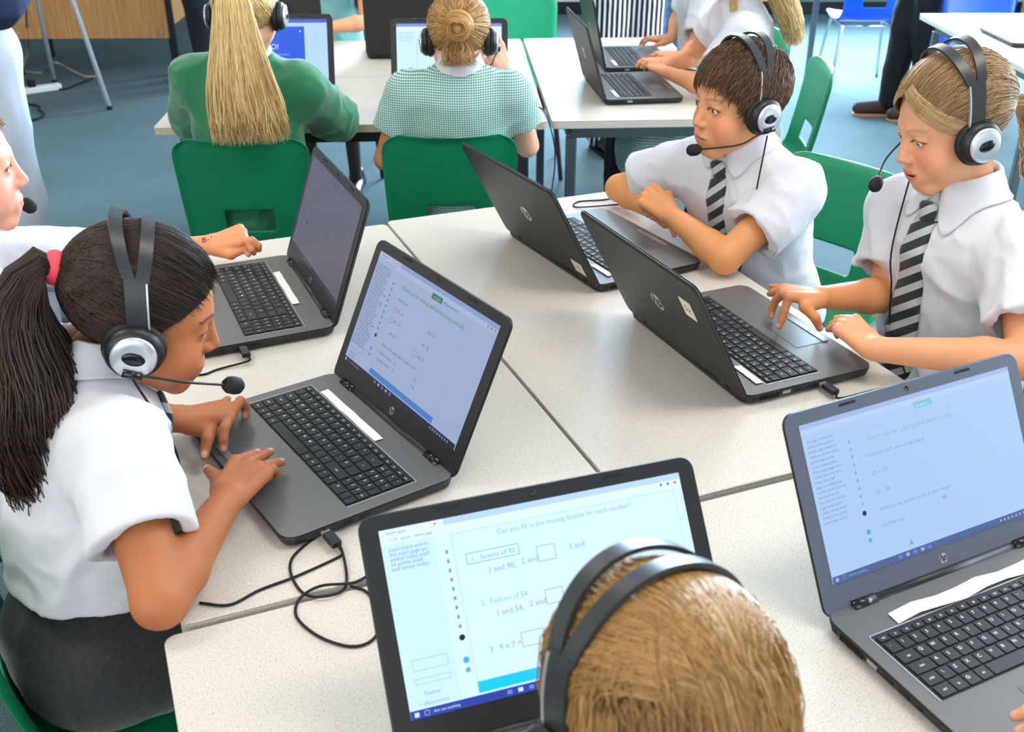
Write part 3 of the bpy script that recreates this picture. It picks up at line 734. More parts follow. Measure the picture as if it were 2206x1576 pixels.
def shirt_mesh(T, elR, elL, slv=.62, hem=.02, off=.012, h=.0042, fold=.0055, fat=1.0, long_to=None, seed=0, flare=.012, neck_cut=.012):
    """shirt or jumper over a Torso; slv is the fraction of the upper arm covered, long_to=(wristR, wristL) for long sleeves"""
    base = T.sdf(off, fat); k = T.k; S = []
    for sh, el, wr in ((T.shR, np.asarray(elR, float), long_to and long_to[0]), (T.shL, np.asarray(elL, float), long_to and long_to[1])):
        ax = unit(el-sh); S.append((sh, el, wr, ax, np.linalg.norm(el-sh)))
    low = T.P+T.U*hem; nk = T.N+T.U*.018
    def f(p):
        d = base(p)
        cut = -((p-low)@T.U).astype(np.float32)
        d = smax(d, cut, .004)
        for sh, el, wr, ax, L in S:
            if wr is None:
                e = sh+ax*(L*slv); ro = .043*k+off*.5+flare; a = cone(p, sh+ax*.01, e+ax*.02, .050*k+off*.6, ro)
                pl = ((p-e)@ax).astype(np.float32); inner = cone(p, e-ax*.035, e+ax*.05, ro-.012, ro-.0055)
                a = smax(smax(a, pl, .003), -inner, .003)
            else:
                wr_ = np.asarray(wr, float); a = smin(cone(p, sh+ax*.01, el, .052*k+off*.6, .046*k+off), cone(p, el, wr_, .046*k+off, .030*k+off*.6), .02)
            d = smin(d, a, .03)
        neckhole = cone(p, nk, T.N+T.U*.12, .050*k, .060*k); d = smax(d, -neckhole, .006)
        if fold:
            q = ((p-T.P)@T.R.astype(np.float32)); w = np.stack([q[:, 0]*9+q[:, 2]*5, q[:, 1]*8, q[:, 2]*12-q[:, 0]*8], 1)+seed
            w2 = np.stack([q[:, 0]*26-q[:, 2]*9, q[:, 1]*24, q[:, 2]*20], 1)+seed+9
            d = d-fold*1.5*np.clip(.75-1.6*np.abs(vnoise(w)), 0, 1)-fold*.6*np.clip(.7-1.5*np.abs(vnoise(w2)), 0, 1)
        return d
    pts = [T.P, T.N, T.shR, T.shL]+[sh+ax*L*slv for sh, el, wr, ax, L in S]
    for sh, el, wr, ax, L in S:
        if wr is not None: pts += [el, np.asarray(wr, float)]
    pts = np.array(pts); V, F = polygonise(f, pts.min(0)-.17, pts.max(0)+.13, h)
    return V, F, f
def surf(f, p, d, n=40):
    """march from p along d to the surface f"""
    p = np.asarray(p, float).copy(); d = unit(d)
    for _ in range(n):
        v = float(f(p[None].astype(np.float32))[0]); p = p+d*v*.8
        if abs(v) < 3e-4: break
    return p
def trousers_mesh(T, kneeR, kneeL, ankR, ankL, off=.012, h=.008, skirt=False, k=1.0):
    hipR = T.P+T.X*.075*k; hipL = T.P-T.X*.075*k; seg = ((hipR, np.asarray(kneeR, float), np.asarray(ankR, float)), (hipL, np.asarray(kneeL, float), np.asarray(ankL, float)))
    def f(p):
        d = ell(p, T.P+T.U*.02, (.142*k+off, .118*k+off, .135*k), T.R)
        for a, b, c in seg:
            d = smin(d, cone(p, a, b, .078*k+off, .055*k+off*(3 if skirt else 1)), .04)
            if not skirt: d = smin(d, cone(p, b, c, .054*k+off, .042*k+off), .02)
        if skirt: d = smin(d, cone(p, .5*(seg[0][0]+seg[1][0]), .5*(seg[0][1]+seg[1][1]), .09, .085), .06)
        q = (p-T.P); d = d-.009*np.clip(.8-1.6*np.abs(vnoise(q*np.array([13, 13, 7], np.float32))), 0, 1)
        return d
    pts = np.array([T.P]+[x for s in seg for x in (s if not skirt else s[:2])]); return polygonise(f, pts.min(0)-.17, pts.max(0)+.14, h)
def shoe_sdf_mesh(heel, toe, h=.006, k=1.0):
    heel = np.asarray(heel, float); toe = np.asarray(toe, float); u = unit(toe-heel)
    def f(p):
        d = cone(p, heel+[0, 0, .040*k], toe+[0, 0, .026*k]-u*.02, .036*k, .028*k); d = smin(d, cone(p, heel+[0, 0, .04*k], heel+u*.02+[0, 0, .085*k], .036*k, .034*k), .02)
        return smax(d, -(p[:, 2]-heel[2]).astype(np.float32), .004)
    pts = np.array([heel, toe, heel+[0, 0, .1*k]]); return polygonise(f, pts.min(0)-.06, pts.max(0)+.06, h)
def leg_skin(hip, knee, ank, skin, h=.006, k=1.0):
    def f(p): return smin(cone(p, knee, ank, .046*k, .030*k), cone(p, np.asarray(hip)+(np.asarray(knee)-np.asarray(hip))*.5, knee, .065*k, .048*k), .02)
    pts = np.array([hip, knee, ank]); V, F = polygonise(f, pts.min(0)-.08, pts.max(0)+.08, h); return V, F, np.tile(np.array(lin(skin)), (len(V), 1))
def collar(person, T, base, neckdir, f, mats, front_gap=7, drop=.030, r0=.054, fall=.030, out=0, stand=.020):
    """folded shirt collar: two leaves lying on the shirt, with points in front; fall = leaf width behind, drop = extra length of the points"""
    U = unit(T.U*.75+unit(neckdir)*.25); X = unit(T.X-U*(T.X@U)); Fw = np.cross(U, X); C = T.N+T.U*.004; n, m = 72, 9; K = 16; ds = .006
    ph = np.radians(np.linspace(front_gap, 360-front_gap, n+1)); ad = np.degrees(np.minimum(ph, 2*PI-ph)); D = Fw*np.cos(ph)[:, None]+X*np.sin(ph)[:, None]
    p = C+D*r0+U*.035; e = .002
    def grad(p):
        gd = (f((p+D*e).astype(np.float32))-f((p-D*e).astype(np.float32)))/(2*e); gu = (f((p+U*e).astype(np.float32))-f((p-U*e).astype(np.float32)))/(2*e)
        l = np.maximum(np.hypot(gd, gu), 1e-4); return gd/l, gu/l
    for _ in range(25): p = p-U*np.clip(f(p.astype(np.float32)), -.01, .01)[:, None]*.8
    Q = []; Nn = []
    for k in range(K+1):
        for _ in range(3):
            gd, gu = grad(p); d = f(p.astype(np.float32)); p = p-(D*gd[:, None]+U*gu[:, None])*np.clip(d, -.01, .01)[:, None]
        gd, gu = grad(p); gu = np.maximum(gu, .05); Q.append(p.copy()); Nn.append(D*gd[:, None]+U*gu[:, None])
        tx, ty = gu, -gd; sgn = np.where(tx < 0, -1, 1); p = p+(D*(tx*sgn)[:, None]+U*(ty*sgn)[:, None])*ds
    Q = np.array(Q); Nn = np.array(Nn); wd = np.where(ad > 24, fall+drop*np.exp(-((ad-24)/20)**2), .012+(fall+drop-.012)*np.clip((ad-front_gap)/(24-front_gap), 0, 1))
    V = np.zeros((n+1, m+2, 3)); idx = np.arange(n+1)
    for j in range(m):
        t = j/(m-1); q = np.clip(wd*t/ds, 0, K-1e-3); i0 = q.astype(int); fr = (q-i0)[:, None]
        P_ = Q[i0, idx]*(1-fr)+Q[i0+1, idx]*fr; N_ = Nn[i0, idx]; lift = .0045+stand*.5*(1-t)**2.2
        V[:, j+2] = P_+N_*lift+U*(stand*.7*(1-t)**2.5)
    top = V[:, 2]; V[:, 1] = top-D*.004+U*.001; V[:, 0] = top-D*.006-U*.022
    V = V.reshape(-1, 3); mm = m+2
    F = [(i*mm+j, i*mm+j+1, (i+1)*mm+j+1, (i+1)*mm+j) for i in range(n) for j in range(mm-1)]
    o = add('collar', np_mesh('collar', V-base, F), person, mats); md = o.modifiers.new('thickness', 'SOLIDIFY'); md.thickness = .0026; md.offset = 0
    return o
def tie_material():
    if 'striped_tie' in MATS: return MATS['striped_tie']
    m = mat('striped_tie', (30, 50, 44), rough=.6, sheen=.2, bump=(800, .1)); nt = m.node_tree; N = nt.nodes; Lk = nt.links
    uv = N.new('ShaderNodeUVMap'); sp = N.new('ShaderNodeSeparateXYZ'); a = N.new('ShaderNodeMath'); a.operation = 'MULTIPLY_ADD'; a.inputs[1].default_value = .75
    fr = N.new('ShaderNodeMath'); fr.operation = 'MULTIPLY'; fr.inputs[1].default_value = 1/.036; f2 = N.new('ShaderNodeMath'); f2.operation = 'FRACT'
    r = N.new('ShaderNodeValToRGB'); r.color_ramp.interpolation = 'CONSTANT'; r.color_ramp.elements[0].color = lin((26, 44, 40))+(1,); r.color_ramp.elements[1].color = lin((186, 186, 188))+(1,); r.color_ramp.elements[1].position = .54
    Lk.new(uv.outputs[0], sp.inputs[0]); Lk.new(sp.outputs['X'], a.inputs[0]); Lk.new(sp.outputs['Y'], a.inputs[2]); Lk.new(a.outputs[0], fr.inputs[0]); Lk.new(fr.outputs[0], f2.inputs[0]); Lk.new(f2.outputs[0], r.inputs['Fac'])
    Lk.new(r.outputs['Color'], N['Principled BSDF'].inputs['Base Color']); return m
def tie(person, T, base, f, z0, z1, xs=(0, 0), w=(.020, .030), flip=1, lift=.004):
    """striped tie: knot at the collar and blade lying on the chest from z0 down to z1 (along the trunk)"""
    n, m = 40, 7; V = []; UV = []
    for i in range(n+1):
        t = i/n; z = z0+(z1-z0)*t; x = xs[0]+(xs[1]-xs[0])*t; hw = w[0]+(w[1]-w[0])*min(t*1.4, 1)
        if t > .93: hw *= (1-t)/.07*.9+.1
        c = surf(f, T.at(x, .30, z), -T.Fw)
        for j in range(m):
            s = -1+2*j/(m-1); V.append(c+T.X*(s*hw)+T.Fw*(lift+.004*(1-s*s)-(.006 if abs(s) > .99 else 0))); UV.append((flip*s*hw, t*(z0-z1)))
    F = [(i*m+j, i*m+j+1, (i+1)*m+j+1, (i+1)*m+j) for i in range(n) for j in range(m-1)]
    me = np_mesh('tie', np.array(V)-base, F); ul = me.uv_layers.new(name='UVMap')
    for l in me.loops: ul.data[l.index].uv = UV[l.vertex_index]
    o = add('tie', me, person, tie_material()); md = o.modifiers.new('thickness', 'SOLIDIFY'); md.thickness = .003; md.offset = -1
    c = surf(f, T.at(xs[0], .30, z0+.006), -T.Fw)+T.Fw*.006; V = []; UV = []
    for i, (z, hw, d) in enumerate(((.022, .015, .008), (.018, .0185, .011), (0, .0170, .012), (-.014, .0140, .011), (-.020, .0115, .007))):
        for j in range(14):
            a = 2*PI*j/14; V.append(c+T.X*(hw*math.cos(a))+T.Fw*(d*math.sin(a))+T.U*z); UV.append((flip*hw*math.cos(a), -z))
    F = [(i*14+j, (i+1)*14+j, (i+1)*14+(j+1) % 14, i*14+(j+1) % 14) for i in range(4) for j in range(14)]+[tuple(range(14)), tuple(56+j for j in range(13, -1, -1))]
    me = np_mesh('tie_knot', np.array(V)-base, F); ul = me.uv_layers.new(name='UVMap')
    for l in me.loops: ul.data[l.index].uv = UV[l.vertex_index]
    add('tie_knot', me, person, tie_material())
# ---------------------------------------------------------------- hair
SC, SR = np.array([0, -.014, .030]), np.array([.0725, .090, .076])
def scalp_dirs(n, pred):
    out = []
    while sum(map(len, out)) < n:
        d = RNG.normal(size=(n*2, 3)); d /= np.linalg.norm(d, axis=1, keepdims=True); p = SC+d*(SR+.006); out.append(d[pred(p)])
    return np.concatenate(out)[:n]
def hairline(p, a=.032, b=.92, low=-.085): return (p[:, 1]-b*p[:, 2] < a+.006*vnoise(p*70)) & (p[:, 2] > low)
def on_scalp(p, lift): 
    d = (p-SC)/SR; d /= np.linalg.norm(d, axis=-1, keepdims=True); return SC+d*(SR+lift[..., None])
def cap_mesh(H, base, col, th=.008, a=.030, b=.92, low=-.075, h=.004, extra=None):
    def f(p):
        d = ell(p, SC, SR+th); d = smax(d, (p[:, 1]-b*p[:, 2]-a)/math.hypot(1, b), .006); d = smax(d, low-p[:, 2], .006)
        if extra: d = extra(p, d)
        return d+.0016*vnoise(p*np.array([130, 60, 60], np.float32))
    V, F = polygonise(f, (-.14, -.22, -.2), (.14, .14, .16), h); c = np.tile(np.array(lin(col)), (len(V), 1)); return H.w(V)-base, F, c
def strands_mesh(H, base, paths, r, cols):
    P = np.stack(paths) if isinstance(paths, list) else paths; n, k, _ = P.shape
    R = np.ones((n, k))*r; R[:, -1] *= .25; R[:, -2] *= .65; R[:, 0] *= .3; R[:, 1] *= .8
    V, F, c = tri_tubes(P, R, cols); return H.w(V)-base, F, c
def pal(n, a, b, dark=.5):
    t = RNG.random(n)[:, None]; v = (1-dark*.5)+dark*RNG.random(n)[:, None]; return (np.array(lin(a))*(1-t)+np.array(lin(b))*t)*v
def resample(P, k):
    L = np.r_[0, np.cumsum(np.linalg.norm(np.diff(P, axis=0), axis=1))]; t = np.linspace(0, L[-1], k); return np.stack([np.interp(t, L, P[:, i]) for i in range(3)], 1)
def swept(n, tie_pt, pred, k=9, lift=.0095):
    """strands lying on the scalp and gathered at tie_pt"""
    d = scalp_dirs(n, pred); root = SC+d*(SR+.006); t = np.linspace(0, 1, k)[None, :, None]; T = np.asarray(tie_pt, float)
    Mp = np.stack([root[:, 0]*1.0, np.full(n, -.03), root[:, 2]*1.35+.012], 1)
    P = root[:, None]*(1-t)**2+Mp[:, None]*2*t*(1-t)+T*t*t; lf = np.full((n, k), lift)+RNG.random((n, 1))*.004; Q = on_scalp(P, lf*1.0)
    w = np.clip((t-.80)/.2, 0, 1)**1.5; Q = Q*(1-w)+(T+(RNG.random((n, 1, 3))-.5)*.012)*w; return Q
def tail(n, pts, width, k=16, flat=.5, curl=0, cf=9, side=(1, 0, 0), wid=None, r0=.25):
    """pony tail: strands around the centre line pts (head-local), width = half width along the way"""
    C = resample(np.array(spline(pts, 8)), k); a = RNG.random(n)*2*PI; rr = np.sqrt(RNG.random(n)); S = unit(side); P = np.zeros((n, k, 3))
    T = np.gradient(C, axis=0); T /= np.linalg.norm(T, axis=1, keepdims=True); S1 = S-T*(T@S)[:, None]; S1 /= np.linalg.norm(S1, axis=1, keepdims=True); S2 = np.cross(T, S1)
    w = np.interp(np.linspace(0, 1, k), np.linspace(0, 1, len(width)), width); ph = RNG.random(n)*6.3; s = np.linspace(0, 1, k); cut = .82+.18*RNG.random(n)
    for i in range(k):
        q = np.minimum(s[i], cut)*(k-1); j = np.clip(q.astype(int), 0, k-2); fr = (q-j)[:, None]
        c = C[j]*(1-fr)+C[j+1]*fr; s1 = S1[j]; s2 = S2[j]; ww = np.interp(q/(k-1), s, w)
        wob = curl*s[i]*np.sin(cf*s[i]*2+ph); wob2 = curl*s[i]*np.cos(cf*s[i]*1.7+ph*1.7)
        P[:, i] = c+s1*((np.cos(a)*rr*ww+wob)[:, None])+s2*((np.sin(a)*rr*ww*flat+wob2)[:, None])
    return P
def hair_obj(person, parts, name='hair', m=None):
    V, F, c = join(parts); o = add(name, np_mesh(name, V, F, True, None, c), person, m or M_hair); return o
# ---------------------------------------------------------------- headsets
M_hband = mat('headband_grey', (48, 48, 50), rough=.33)
M_cush = mat('ear_cushion', (20, 20, 21), rough=.6)
M_plate = mat('silver_plate', (212, 216, 224), rough=.25, metal=.55)
def headset(H, label, mic=1, mic_tip=(.0, .125, -.085), cable=None, band_y=-.004, tilt=0, lift=.0, cup_out=.0, boom_mid=None, cup_y=0, cup_z=0):
    """mic: +1 boom on the person's right cup, -1 left, 0 none; built in head coordinates"""
    t = empty('headset', (0, 0, 0), 0, label, 'headset', 'headsets with microphones'); t.matrix_world = H.M()
    n = 48; R0, RZ = .0865+cup_out, .108+lift; cz = .012
    def arc(th, dy, dr=0):
        a = math.radians(th); return Vector((math.sin(a)*(R0+dr-.006*abs(math.sin(a))**3), band_y+dy+math.tan(math.radians(tilt))*(math.cos(a)*RZ), cz+math.cos(a)*(RZ+dr)))
    def ribbon(t0, t1, fy, fw, m, thick=.0042):
        V = []; F = []; k = 0
        for i in range(n+1):
            th = t0+(t1-t0)*i/n; y = fy(th); w = fw(th); a = arc(th, y-w, 0); b = arc(th, y+w, 0); c = arc(th, y+w, thick); d = arc(th, y-w, thick); V += [a, b, c, d]
        for i in range(n):
            for j in range(4): F.append((4*i+j, 4*i+(j+1) % 4, 4*i+4+(j+1) % 4, 4*i+4+j))
        F += [(3, 2, 1, 0), (4*n, 4*n+1, 4*n+2, 4*n+3)]; m.raw(V, F, 0, None, False)
    def spread(th): return .0120*max(0, 1-(abs(th)/56)**2.2)
    for s in (-1, 1):
        m = MB(); ribbon(-57, 57, lambda th: s*(spread(th)+.0082), lambda th: .0084, m); o = m.build('headband_strip', M_hband, t)
    for s in (-1, 1):
        m = MB(); ribbon(s*55, s*88, lambda th: cup_y*max(0, (abs(th)-55)/33), lambda th: .0140, m, .0048); m.build('headband_arm', M_hband, t)
        m = MB(); ribbon(s*57, s*88, lambda th: .0134+cup_y*max(0, (abs(th)-55)/33), lambda th: .0012, m, .0056); m.build('silver_trim', M_silver, t)
        X = s*(.078+cup_out); M = Matrix.Translation((X, band_y+cup_y, -.010+cup_z)) @ Matrix.Rotation(s*PI/2, 4, 'Y') @ Matrix.Diagonal((1.08, 1.08, 1.0, 1))
        cu = MB(); R, r = .0265, .0105
        cu.lathe([(R-r*.9, -.004), (R, -.010), (R+r*.8, -.006), (R+r, .002), (R+r*.6, .008), (R-r, .008)], 28, 0, M); cu.build('ear_cushion', M_cush, t)
        hs = MB().lathe([(.0335, .008), (.0345, .012), (.031, .020), (.0235, .024), (.0225, .0235)], 28, 0, M); cup = hs.build('ear_cup', M_black, t)
        pl = MB().lathe([(.0250, .0225), (.0262, .0255), (.0240, .0280), (.016, .0292), (.002, .0296)], 28, 0, M, sx=1.05, sy=1.0); pl.build('silver_plate', M_plate, t)
        bt = MB().lathe([(.0130, .0280), (.0125, .0300), (.008, .0312), (.001, .0316)], 20, 0, M, sx=.68, sy=1.05); bt.build('oval_button', M_blackgloss, t)
        if mic == s:
            a = Vector((X+s*.030, band_y+.003+cup_y, -.031+cup_z)); tip = Vector(mic_tip); mid = Vector(boom_mid) if boom_mid else (a+tip)/2+Vector((s*.014, .012, -.006))
            MB().tube([a-Vector((0, .012, 0)), a+Vector((0, .012, -.001))], [.006, .005], 10).build('boom_pivot', M_blackgloss, t)
            MB().tube(spline([a, a*.6+mid*.4, mid, tip], 7), .0019, 8).build('mic_boom', M_black, t)
            d = (tip-mid).normalized(); FM = Matrix.Translation(tip) @ d.to_track_quat('Z', 'Y').to_matrix().to_4x4()
            MB().lathe([(.0015, -.017), (.007, -.0155), (.0115, -.009), (.0125, 0), (.0115, .008), (.007, .0135), (.001, .015)], 20, 0, FM).build('mic_foam', M_rubber, t)
    if cable is not None:
        P = [H.l(p) for p in cable]; MB().tube(spline(P, 6), .0016, 6).build('cable', M_rubber, t)
    return t
# ---------------------------------------------------------------- what the screens show
def text_block(x, y, n, w, col, step=.021, size=.0038, seed=1):
    r = random.Random(seed); out = []; words = 'added some points to the class page and moved on then another pupil joined the lesson today'.split()
    for i in range(n):
        s = ''
        while len(s) < w*r.uniform(.7, 1): s += r.choice(words)+' '
        out.append(('t', s.strip()[:int(w)], x, y+i*step, size, col))
    return out
BLK = (58, 62, 84)
def chrome(tab=(190, 204, 236), bar=(225, 232, 245)):
    return [('r', 0, 0, 1, .035, tab), ('r', .0, .0, .2, .034, bar), ('r', 0, .035, 1, .075, bar), ('t', 'lesson space', .02, .028, .0042, (90, 96, 120)), ('t', '< > O   secure   lesson page', .02, .066, .0042, (100, 106, 130)),
            ('c', .93, .052, .0016, (110, 116, 140), 1), ('c', .955, .052, .0016, (110, 116, 140), 1), ('c', .98, .052, .0018, (226, 120, 90), 1), ('r', .17, .012, .176, .024, (220, 90, 80))]
def taskbar(col=(30, 32, 54), ico=(170, 178, 205)):
    o = [('r', 0, .955, 1, 1, col), ('r', .012, .966, .026, .990, ico), ('c', .05, .978, .0028, ico, 0), ('t', 'Ask me anything', .07, .985, .0042, ico)]
    for i in range(5): o.append(('r', .30+i*.035, .967, .316+i*.035, .988, ico if i % 2 else (96, 130, 220)))
    for i in range(8): o.append(('r', .80+i*.02, .970, .808+i*.02, .986, ico))
    return o
def tools(x, col, dot=(20, 20, 60)):
    o = [('r', x, .17+i*.05, x+.008, .19+i*.05, col) for i in range(9)]
    return o+[('c', x+.004, .64, .0032, dot, 1), ('c', x+.004, .76, .0034, (70, 170, 235), 1), ('r', x-.002, .80, x+.012, .825, (90, 170, 225))]
S1 = screen_mesh(chrome((150, 176, 230), (186, 203, 240))+text_block(.012, .11, 31, 26, BLK, .0235, .0042, 3)+[('o', .02, .80, .13, .86, (150, 160, 205)), ('t', 'leave lesson', .03, .905, .0042, BLK), ('t', 'raise hand', .03, .935, .0042, BLK)]
    + tools(.185, (96, 104, 140))+[('o', .235, .09, .80, .94, (160, 172, 215)), ('r', .235, .90, .80, .945, (74, 140, 226)),
    ('r', .50, .06, .585, .105, (44, 128, 104)), ('t', 'complete', .512, .092, .0055, (170, 220, 205)), ('t', 'Measure work 2', .60, .092, .0058, (96, 104, 140)),
    ('t', 'Warm up for adding and subtracting mentally', .265, .18, .0098, (70, 160, 108)), ('t', 'Work out', .265, .28, .0072, (96, 104, 140)),
    ('c', .268, .36, .0055, (200, 110, 130), 0), ('t', '25 x 4', .29, .37, .0072, (96, 104, 140)), ('c', .268, .45, .0055, (200, 110, 130), 0), ('t', '46 - 23', .29, .46, .0072, (96, 104, 140)), ('t', '47 + 5', .285, .57, .0072, (96, 104, 140)),
    ('t', '53 + 17', .56, .37, .0072, (96, 104, 140)), ('t', '40 - 22', .55, .48, .0072, (96, 104, 140)), ('c', .52, .565, .0062, (205, 110, 120), 0), ('t', '63 x 3', .55, .58, .0072, (96, 104, 140)),
    ('t', 'What is the quick way to work it out?', .265, .68, .0066, (96, 104, 140)), ('t', 'Method about', .265, .75, .0064, (96, 104, 140)), ('t', '52', .40, .75, .0075, (110, 140, 225)), ('t', 'Number about', .265, .81, .0064, (96, 104, 140)), ('t', '34', .40, .81, .0075, (110, 140, 225)), ('t', '23', .58, .76, .0085, (120, 120, 190)), ('t', '+ 8', .57, .82, .0085, (120, 120, 190))]
    + taskbar((34, 36, 60)), (176, 193, 232), .62)
S2 = screen_mesh([('r', 0, 0, 1, .05, (120, 124, 150))]+text_block(.012, .10, 22, 16, (104, 106, 130), .032, .0042, 5)+[('o', .2, .08, .78, .9, (120, 122, 146)), ('r', .50, .05, .585, .10, (96, 124, 128)), ('t', 'Warm up for adding', .26, .17, .008, (112, 114, 134)), ('t', 'Work out', .26, .27, .007, (112, 114, 134)), ('t', '25 x 4', .28, .37, .007, (112, 114, 134)), ('t', '46 - 23', .28, .47, .007, (112, 114, 134)), ('t', '53 + 17', .55, .42, .007, (112, 114, 134))]+tools(.185, (112, 114, 134), (70, 70, 95))+taskbar((58, 60, 78), (120, 122, 140)), (132, 132, 152), .36)
S3 = screen_mesh(chrome((176, 208, 255), (214, 236, 255))+text_block(.02, .12, 5, 17, (120, 150, 190), .026, .0058, 8)+tools(.19, (120, 150, 190))+[('r', 0, .08, .16, .95, (196, 230, 255))]+text_block(.02, .12, 5, 17, (112, 140, 180), .026, .0058, 8)
    + [('o', .03, .70, .14, .76, (150, 185, 220)), ('o', .03, .80, .14, .83, (150, 185, 220)), ('t', 'Teacher', .05, .89, .0055, (120, 150, 190)), ('t', '+ affect points', .03, .94, .0055, (120, 150, 190)), ('o', .215, .09, .97, .94, (170, 205, 235)), ('r', .215, .885, .97, .945, (0, 196, 244)),
    ('t', 'Can you fill in the missing factors for each number?', .36, .14, .0075, (140, 175, 215)), ('o', .25, .21, .42, .27, (110, 140, 170)), ('t', '1   factors of 90', .265, .255, .0075, (110, 180, 215)), ('t', '1 and 90,', .31, .335, .0085, (130, 165, 205)), ('t', '2 and', .42, .325, .0085, (130, 165, 205)), ('o', .475, .25, .535, .335, (120, 150, 180)), ('t', '3 and', .58, .30, .0085, (130, 165, 205)),
    ('t', '2.  Factors of 54', .27, .50, .0078, (110, 190, 225)), ('t', '1 and 54,', .31, .57, .0085, (130, 165, 205)), ('t', '2 and', .42, .56, .0085, (130, 165, 205)), ('o', .475, .49, .535, .57, (120, 150, 180)), ('t', '3.  9 x 7 =', .27, .75, .0085, (130, 165, 205)), ('o', .375, .685, .45, .765, (110, 140, 170))]
    + taskbar((34, 62, 160), (200, 220, 255)), (206, 234, 255), 1.0)
S4 = screen_mesh([('r', 0, 0, 1, .03, (160, 186, 232)), ('r', 0, .03, 1, .06, (186, 206, 240))]+text_block(.015, .12, 17, 20, (122, 142, 182), .032, .0050, 11)+tools(.19, (140, 160, 200))
    + [('r', .51, .055, .60, .10, (134, 196, 216)), ('t', 'complete', .52, .09, .0055, (200, 228, 240)), ('t', 'Warm up for adding and subtracting', .27, .21, .0095, (140, 190, 190)), ('t', 'Work out each one on the board', .25, .31, .007, (136, 158, 200)), ('t', '27 + 15', .26, .43, .008, (136, 158, 200)), ('t', '60 - 24', .26, .55, .008, (136, 158, 200)), ('t', 'Which is the easiest to do in your head?', .26, .66, .0072, (136, 158, 200)), ('t', 'number one', .26, .76, .0072, (136, 158, 200)), ('t', '48', .55, .72, .008, (150, 140, 170)), ('c', .77, .50, .006, (190, 190, 190), 0), ('t', 'A', .36, .93, .010, (90, 130, 110))]
    + taskbar((70, 96, 150), (150, 176, 220)), (172, 202, 242), .86)
SF = screen_mesh([('r', 0, 0, 1, .06, (70, 96, 205)), ('r', 0, .06, 1, .12, (176, 205, 246)), ('r', 0, .12, .78, 1, (30, 88, 218)), ('t', 'HELLO!', .28, .50, .026, (214, 230, 255)), ('t', 'Please enter your details about', .28, .60, .0095, (150, 190, 250)), ('t', 'the session number', .36, .66, .0095, (150, 190, 250)), ('c', .74, .20, .003, (200, 220, 255), 1)], (176, 208, 250), .95)
SG = screen_mesh([('r', 0, 0, 1, .05, (120, 140, 210)), ('r', 0, .05, 1, .10, (214, 232, 252))]+text_block(.02, .16, 4, 14, (130, 160, 190), .04, .0075, 2)+[('r', .19, .25+i*.06, .197, .27+i*.06, (100, 130, 160)) for i in range(11)]+[('r', 0, .93, .17, .95, (170, 215, 225))], (196, 226, 252), 1.0)
S0 = screen_mesh([('r', 0, 0, 1, .08, (150, 170, 210))]+taskbar(), (150, 170, 205), .5)
# ---------------------------------------------------------------- laptops of the front group
M_bezel_lit = mat('black_bezel_lit', (86, 92, 108), rough=.3, spec=.6)  # lit copy of the black bezel: light falling on it put into the colour
laptop(-.1956, 1.412, -.96047, .4376, 'laptop with maths page open in front of the girl with the dark ponytail', S1, strip=(-.140, .045, .014))
laptop(-.408, 1.924, -1.15578, .3377, 'laptop with a dim greyish screen in front of the boy at the left edge', S2, strip=(-.10, .07, .014))
laptop(.068, .811, .32375, .6342, 'laptop with bright pale blue screen before the blonde head at bottom', S3)
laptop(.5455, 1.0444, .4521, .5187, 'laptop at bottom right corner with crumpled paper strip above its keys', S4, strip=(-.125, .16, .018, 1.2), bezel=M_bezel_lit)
laptop(.3085, 1.665, 1.98619, .4929, 'laptop seen from behind, square sticker beside its lid logo, girl typing on it', S0, strip=(-.165, -.10, .014), sticker=(-.128, .168, .034, .040, '5x', (120, 40, 130)))
laptop(.0872, 2.107, 2.07587, .4899, 'laptop seen from behind with sticker low on its lid, before the boy with folded arms', S0, strip=(-.165, -.10, .014), sticker=(-.142, .030, .040, .032, '15', (170, 90, 60)))
# ---------------------------------------------------------------- laptops of the second group
laptop(.2872, 3.6285, 1.69747, .29, 'unattended laptop seen from the side on the second table, nearer of two', S0, strip=(-.165, -.08, .014))
laptop(.33, 4.10, 1.66, .22, 'laptop seen from the side on the second table, hands of a child on it', S0, strip=(-.165, -.08, .014))
laptop(-.79, 3.58, .04, .33, 'laptop with blue HELLO! screen in front of the long blonde ponytail', SF, keys=False)
laptop(-.205, 3.50, .02, .30, 'laptop with white screen in front of the girl with the hair bun', SG, keys=False)
laptop(-.37, 4.17, math.radians(183), .12, 'black laptop lid turned towards us behind the bright screen', S0, keys=False)
laptop(-.93, 4.27, math.radians(181), .15, 'black laptop lid before the child in a mint dress', S0, keys=False)
# ---------------------------------------------------------------- chairs
def seat_at(x, y, az, label, **k): return chair(x, y, math.radians(az-90), label, **k)
seat_at(-.745, 3.02, 92, 'green plastic chair under the girl with the long blonde ponytail')
seat_at(-.18, 3.06, 92, 'green plastic chair under the girl in the gingham dress')
seat_at(-.56, 1.215, 32, 'green plastic chair under the girl with the dark ponytail')
seat_at(-1.03, 1.62, 24, 'green plastic chair under the boy at the left edge')
seat_at(.675, 2.43, -140, 'green plastic chair behind the boy with folded arms')
seat_at(.885, 1.86, -154, 'green plastic chair under the girl typing at right')
seat_at(.175, .23, 110, 'green plastic chair under the child nearest the camera')
seat_at(.86, 3.74, 177, 'green plastic chair of the girl in the white polo, seen edge-on')
seat_at(.83, 4.28, 180, 'green plastic chair of the child at the farther side-on laptop')
seat_at(-.82, 5.04, -88, 'green plastic chair under the child in the mint dress')
seat_at(.03, 5.02, -90, 'empty bright green chair facing us across the second table', shellmat=M_mint)
seat_at(.95, 5.50, -150, 'bright green chair beyond the second table, mostly cut off by the top edge', shellmat=M_mint)
